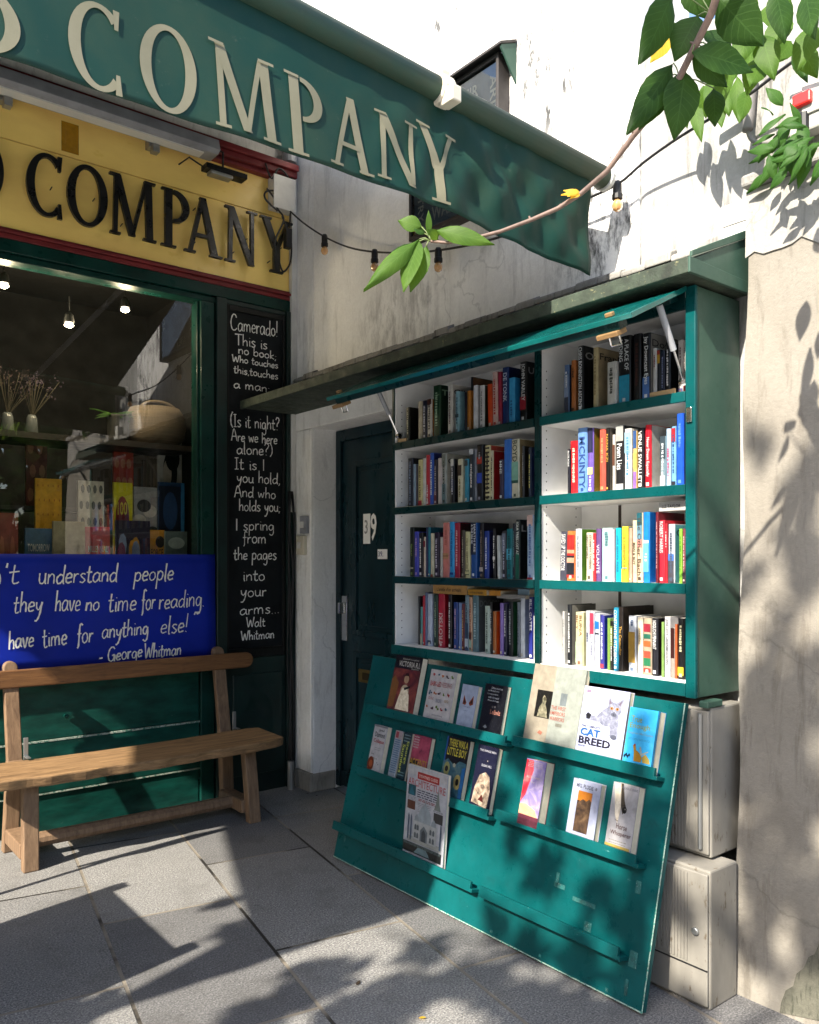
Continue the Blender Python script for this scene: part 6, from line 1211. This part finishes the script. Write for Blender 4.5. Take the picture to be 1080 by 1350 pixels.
def quadleaf(mb, c, s):
    d = Vector((rng.gauss(0, 1), rng.gauss(0, 1), rng.gauss(0, .6))).normalized(); q = d.orthogonal().normalized(); p_ = d.cross(q)
    a = rng.uniform(0, 6.28); u = q * math.cos(a) + p_ * math.sin(a); v_ = d.cross(u)
    mb.add([c - u * s, c - v_ * s * .45, c + u * s, c + v_ * s * .45], [(0, 1, 2, 3)]); mb.uv += [(.5, 0), (0, .5), (.5, 1), (1, .5)]
def back(P, X): s = (P.x - X) / SUND.x; return P - SUND * s
def clump(P, X, r, n, s=.085):
    c = back(Vector(P), X)
    for i in range(int(n * .75)):
        q = Vector((rng.gauss(0, 1), rng.gauss(0, 1), rng.gauss(0, 1))); q = q.normalized() * r * rng.random() ** .5; quadleaf(cr, c + q, s * rng.uniform(.7, 1.3))
# clumps of leaves where the crown stands between the sun and what it shades
for px_, py_, r, n in DAP_BOARD if 'DAP_BOARD' in globals() else ((690, 985, .10, 60), (660, 1060, .07, 30), (735, 1010, .09, 40), (905, 990, .10, 60), (715, 1150, .10, 70), (860, 1090, .12, 70), (790, 1180, .08, 40), (650, 1215, .07, 34), (770, 1270, .10, 60), (700, 1250, .08, 40), (830, 1230, .06, 24), (880, 1180, .07, 30), (800, 1060, .07, 24), (920, 950, .08, 40), (680, 1110, .07, 30), (740, 1080, .06, 20)):
    clump(onB(px_, py_), rng.uniform(-3.6, -2.6), r * 1.0, int(n * .8), .07)
for px_, py_, r, n in ((1010, 960, .12, 70), (1060, 1000, .12, 70), (1000, 1020, .10, 50), (1040, 1100, .09, 40), (1070, 1050, .07, 30), (990, 1110, .06, 26), (1010, 1180, .08, 36), (1065, 1170, .07, 30), (1000, 1250, .08, 40), (1060, 900, .09, 34), (1010, 890, .06, 20), (1055, 640, .07, 22), (1045, 700, .06, 18), (1070, 600, .05, 14), (1060, 740, .07, 24), (1000, 570, .05, 10), (1030, 830, .06, 18), (1075, 1240, .07, 30), (985, 760, .05, 12), (940, 830, .07, 20), (950, 690, .05, 12)):
    clump(onX(px_, py_, 2.6), rng.uniform(-3.6, -2.4), r * 1.1, int(n * 1.1), .07)
for px_, py_, r, n in ((30, 1310, .16, 110), (330, 1345, .09, 40), (420, 1290, .11, 60), (520, 1320, .14, 80), (620, 1290, .12, 60), (560, 1255, .08, 36), (700, 1330, .14, 90), (80, 1345, .12, 60), (290, 1190, .04, 10), (310, 1225, .04, 12), (460, 1345, .10, 50), (760, 1345, .10, 60), (880, 1345, .1, 60)):
    clump(onZ(px_, py_), rng.uniform(-3.4, -2.4), r * 1.1, int(n * 1.5), .07)
for i in range(900):
    a = rng.uniform(0, 6.28); q = Vector((-5.4 + rng.gauss(0, .8), -1.0 + rng.gauss(0, .55), 5.2 + rng.gauss(0, .7))); quadleaf(cr, q, .09)
cr.build("crown", LEAF, st)
# far wood and house row behind the viewer: what the window glass mirrors
fw_ = MB(); fw_.uv = []
for i in range(26000):
    a = rng.random()
    if a < .5: q = Vector((-15 + rng.gauss(0, .9), rng.uniform(-14, 16), 0)); top = 9.5
    else: q = Vector((rng.uniform(-16, 24), -14 + rng.gauss(0, .9), 0)); top = 7.5
    q.z = rng.uniform(.1, 1) * (top - 1.6 + 1.6 * math.sin(q.x * .9 + q.y * 1.1)); quadleaf(fw_, q, rng.uniform(.28, .5))
tag(fw_.build("far_wood", LEAF), "row of leafy trees across the street, behind the viewer", "trees", kind='stuff')
# ------------------------------------------------------------------ things in the shop window
def lamp(px_, py_, Y):
    c = onY(px_, py_, Y); o = thing("spot_lamp", c, "", "lamp", "lit spot lamps inside the shop window")
    b = MB(); b.lathe(c + Vector((0, 0, .02)), [(.012, .05), (.024, .035), (.030, .0), (.030, -.010)], 14); b.tube([c + Vector((0, 0, .08)), c + Vector((0, .0, .16))], .004, 6); b.build("shade", BLACKP, o)
    b = MB(); b.lathe(c, [(.020, .006), (.026, -.004), (.014, -.014)], 14); b.build("bulb", solid("lit_bulb", (1, .9, .7), .4, 0, 14), o)
    l_ = bpy.data.lights.new("spot_light", 'POINT'); l_.energy = 3.2; l_.color = (1, .78, .5); l_.shadow_soft_size = .03; lo = bpy.data.objects.new("spot_light", l_); COL.objects.link(lo); lo.parent = o; lo.location = (0, 0, -.06)
    return o
for (a, c, Y), lb in zip(((5, 376, 4.88), (91, 428, 4.90), (165, 408, 4.88)), ("lit spot lamp at the left edge of the shop window, highest one", "lit spot lamp in the middle of the shop window, lowest one", "lit spot lamp beside the mirrored notice case in the window")): lamp(a, c, Y)['label'] = lb
wv = paint("woven_straw", (.13, .10, .065), .8, .3, 5, stretch=(1, 1, 30), bmp=.8)
c = onY(206, 562, 5.12); rr = onY(244, 540, 5.12).x - c.x
bk = MB(); bk.lathe((c.x, 5.14, 2.167), [(rr * .70, 0), (rr * .92, .04), (rr, .11), (rr * .96, .18), (rr * .80, .235), (rr * .72, .22), (rr * .5, .2)], 28); bsk = tag(bk.build("basket", wv, org=(c.x, 5.14, 2.167), smooth=True), "round woven straw basket on the high shelf in the shop window", "basket")
b = MB(); b.tube([(c.x + rr * .6 * math.cos(t), 5.08, 2.38 + .06 * math.sin(t)) for t in [i * math.pi / 12 for i in range(13)]], .012, 8); b.build("handle", wv, bsk, smooth=True)
c = onY(154, 558, 5.12); pt = MB(); pt.lathe((c.x, 5.10, 2.167), [(.045, 0), (.06, .02), (.068, .15), (.075, .16), (.066, .15)], 18); pot = tag(pt.build("plant_pot", paint("grey_pot", (.05, .05, .045), .8, .3, 9), org=(c.x, 5.10, 2.167), smooth=True), "grey pot with a trailing plant beside the basket in the window", "plant pot")
lf = MB()
for i in range(22):
    a = Vector((c.x + rng.uniform(-.05, .05), 5.10 + rng.uniform(-.04, .04), 2.32)); leaf(lf, a, a + Vector((rng.uniform(-.12, .16), rng.uniform(-.1, .04), rng.uniform(.0, .07))), .03, (0, -.6, .8), .3, .5, 5)
lf.build("leaves", LEAF, pot, smooth=True)
for px_, lb, colr in ((42, "jar of dried lilac flowers on the high shelf in the window", (.07, .05, .075)), (10, "jar of brownish dried stems at the left end of the high window shelf", (.06, .035, .035))):
    c = onY(px_, 556, 5.15); v_ = MB(); v_.lathe((c.x, 5.15, 2.167), [(.03, 0), (.036, .01), (.03, .10), (.022, .12)], 14); vo = tag(v_.build("flower_jar", solid("dim_glass", (.10, .11, .11), .1), org=(c.x, 5.15, 2.167), smooth=True), lb, "flowers")
    b = MB(); f_ = MB(); f_.uv = []
    for i in range(16):
        e = Vector((c.x + rng.gauss(.02, .06), 5.15 + rng.gauss(0, .03), 2.167 + rng.uniform(.24, .36))); b.tube([(c.x, 5.15, 2.27), e], .002, 4)
        for k in range(9): quadleaf(f_, e + Vector((rng.gauss(0, .014), rng.gauss(0, .014), rng.gauss(0, .02))), .008)
    b.build("stems", solid("dry_stem", (.035, .03, .015), .8), vo); f_.build("flower_heads", flat(colr, .8), vo)
def wbook(x0, y0, x1, y1, Y, col, lab, draw=None, zb=None):
    p, q = onY(x0, y1, Y), onY(x1, y0, Y); zb = zb if zb is not None else p.z; h = q.z - zb; w_ = q.x - p.x
    o_ = Vector((p.x, Y, zb)); b = MB(); flat_ = globals()["flat"]
    def flat(h_, r_=.4): return flat_(tuple(min(.95, x * 2.0) for x in hexc(h_)), r_)
    b.box(p.x, p.x + w_, Y, Y + .022, zb, zb + h); o = b.build("book", flat(col, .35), org=o_, bevel=.0015); tag(o, lab, "book", "face out books in the shop window")
    k = [0]
    def rect(u0, v0, u1, v1, h_, nm="cover_panel"):
        k[0] += 1; m = MB(); y = Y - .0006 - k[0] * .0002; m.add([(p.x + w_ * u0, y, zb + h * v0), (p.x + w_ * u1, y, zb + h * v0), (p.x + w_ * u1, y, zb + h * v1), (p.x + w_ * u0, y, zb + h * v1)], [(0, 1, 2, 3)]); m.build(nm, flat(h_) if isinstance(h_, str) else h_, o)
    def ell(u, v, ru, rv, h_, n=16, a0=0, a1=6.2832):
        k[0] += 1; m = MB(); y = Y - .0006 - k[0] * .0002; m.poly([(p.x + w_ * (u + ru * math.cos(a0 + (a1 - a0) * i / n)), y, zb + h * (v + rv * math.sin(a0 + (a1 - a0) * i / n))) for i in range(n)]); m.build("cover_picture", flat(h_) if isinstance(h_, str) else h_, o)
    def text(s, u, v, hh, ww, h_):
        k[0] += 1; m = MB(); put(m, s, Vector((p.x + w_ * u, Y - .0006 - k[0] * .0002, zb + h * v)), Vector((1, 0, 0)), UZ, h * hh, w_ * ww); m.build("cover_lettering", flat(h_), o)
    if draw: draw(rect, ell, text)
def pat(colr, nx, ny, ru, rv):
    def f(r, e, t):
        for i in range(nx):
            for j in range(ny): e((i + .5 + .25 * (j % 2)) / (nx + .3), (j + .5) / ny, ru, rv, colr, 7)
    return f
def w_swirl(r, e, t):
    for i in range(7): e(.5 + .3 * math.cos(i * .9), .5 + .3 * math.sin(i * .9), .3, .07, 'c8ccd0' if i % 2 else '2a2c30')
    e(.5, .5, .18, .12, 'e0e0e0'); e(.5, .5, .08, .06, '2a2c30')
def w_yel(r, e, t): e(.45, .62, .36, .24, '6a1424'); e(.6, .4, .22, .14, '6a1424'); t("100", .2, .66, .14, .5, 'f0d040'); r(.2, .4, .7, .43, 'e8d080'); r(.25, .33, .66, .36, 'e8d080')
def w_man(r, e, t): r(.02, .02, .86, .96, '141c34'); e(.45, .7, .28, .2, '24406c'); t("Manifesto", .1, .32, .12, .7, 'd0b050'); r(.14, .2, .74, .23, '9a8a50'); r(.86, 0, 1, 1, '2a6aa0'); r(.1, .02, .8, .08, 'b0a040')
def w_por(r, e, t): e(.5, .55, .3, .3, '16181c'); e(.38, .52, .18, .2, 'c0b0a4'); e(.6, .74, .3, .18, '101216'); r(.0, .0, 1, .2, '30343a'); r(.2, .16, .8, .34, 'd8d8d4'); r(.26, .27, .7, .29, '444444'); r(.26, .22, .6, .24, '444444')
def w_col(r, e, t):
    for i in range(22): e(rng.uniform(.1, .9), rng.uniform(.08, .92), .12, .09, rng.choice(['a03a28', '2c3c80', 'c8882c', '7a8cae', '7a2c50', '1c1c24']), 9)
    r(.32, .02, .7, .58, 'c0c4ce'); r(.38, .4, .62, .42, '6a6a74'); r(.38, .32, .6, .34, '6a6a74')
z3, z2 = 1.7655, 1.3305
for a in ((150, 576, 176, 621, 5.27, 'a03828', "red patterned book on the upper right window shelf", pat('c87858', 3, 4, .13, .07), z3), (208.5, 581, 240, 621, 5.27, 'b8b8b4', "white book with a dark haired woman's profile in the window", w_por, z3), (34, 576, 62, 621, 5.30, '5a2a24', "dim reddish book behind the reflections in the window", pat('8a5a44', 2, 3, .15, .1), z3),
          (46.5, 632, 81.5, 682, 5.14, 'c88c1c', "mustard yellow book with tiny dots in the window", pat('8a5a10', 5, 7, .02, .014), z2), (103, 635, 137, 685, 5.14, 'c3bfae', "white book with grey lattice pattern in the window", pat('4c5450', 4, 6, .075, .045), z2), (150, 637, 175, 686, 5.14, 'd8b820', "yellow book with a dark red map shape in the window", w_yel, z2), (176.5, 643, 207, 687, 5.16, '8a8e94', "black and white swirl book in the window", w_swirl, z2), (209, 637, 243, 688, 5.13, '1b3a60', "dark blue book with gold title in the window", w_man, z2),
          (-8, 677, 24, 731, 4.93, '7c3426', "brick red book at the left edge of the window", pat('a05840', 2, 2, .1, .1), .9005), (33, 697, 69, 732, 4.93, '3c5a78', "blue book with a pale title low in the window", lambda r, e, t: (t("TOMORROW", .1, .82, .06, .8, 'b8c0c8'), t("ALSO", .3, .70, .05, .4, 'b8c0c8')), .9005), (70, 688, 112, 732, 4.90, '9c9478', "khaki book with a green hatted figure low in the window", lambda r, e, t: (e(.5, .6, .22, .12, '4a6a4a'), e(.5, .5, .14, .12, 'b89880')), .9005),
          (113, 695, 145, 732, 4.93, 'b03a44', "rose red book with a large title low in the window", lambda r, e, t: (t("MILLENNIAL", .1, .80, .05, .8, 'e8c8c8'), t("love", .3, .6, .08, .5, 'e8c8c8')), .9005), (153, 687, 198, 732, 4.91, '241c34', "book crowded with colourful shapes low in the window", w_col, .9005), (197, 699, 217, 732, 4.95, 'c8842c', "orange book with black capitals low in the window", lambda r, e, t: (e(.7, .9, .3, .05, '241c14'), t("FORCE", .1, .78, .06, .8, '241c14')), .9005), (218, 701, 247, 732, 4.92, '5c6c6c', "grey green book with an oval label low in the window", lambda r, e, t: (e(.5, .9, .38, .05, '9aa8a4'), r(.0, .6, 1, .78, '242c2c')), .9005)):
    wbook(*a)
# small debris on the paving
for i, (px_, py_) in enumerate(((552, 1343), (470, 1300), (395, 1055), (418, 1050), (406, 1046))):
    c = onZ(px_, py_); lm = MB(); lm.uv = []; leaf(lm, c + Vector((0, 0, .003)), c + Vector((rng.uniform(-.03, .03), rng.uniform(-.03, .03), .006)), .014, (0, 0, 1), .2, -.1, 5)
    tag(lm.build("fallen_leaf", LEAFY if i == 0 else flat('3a2c1c', .8), org=c), ["small yellow brown fallen leaf on the paving at the front edge", "small dark fallen leaf beside the paving joint", "dark fallen leaf near the door surround, leftmost", "dark fallen leaf near the door surround, rightmost", "dark fallen leaf near the door surround, middle one"][i], "leaf", "fallen leaves on the paving")
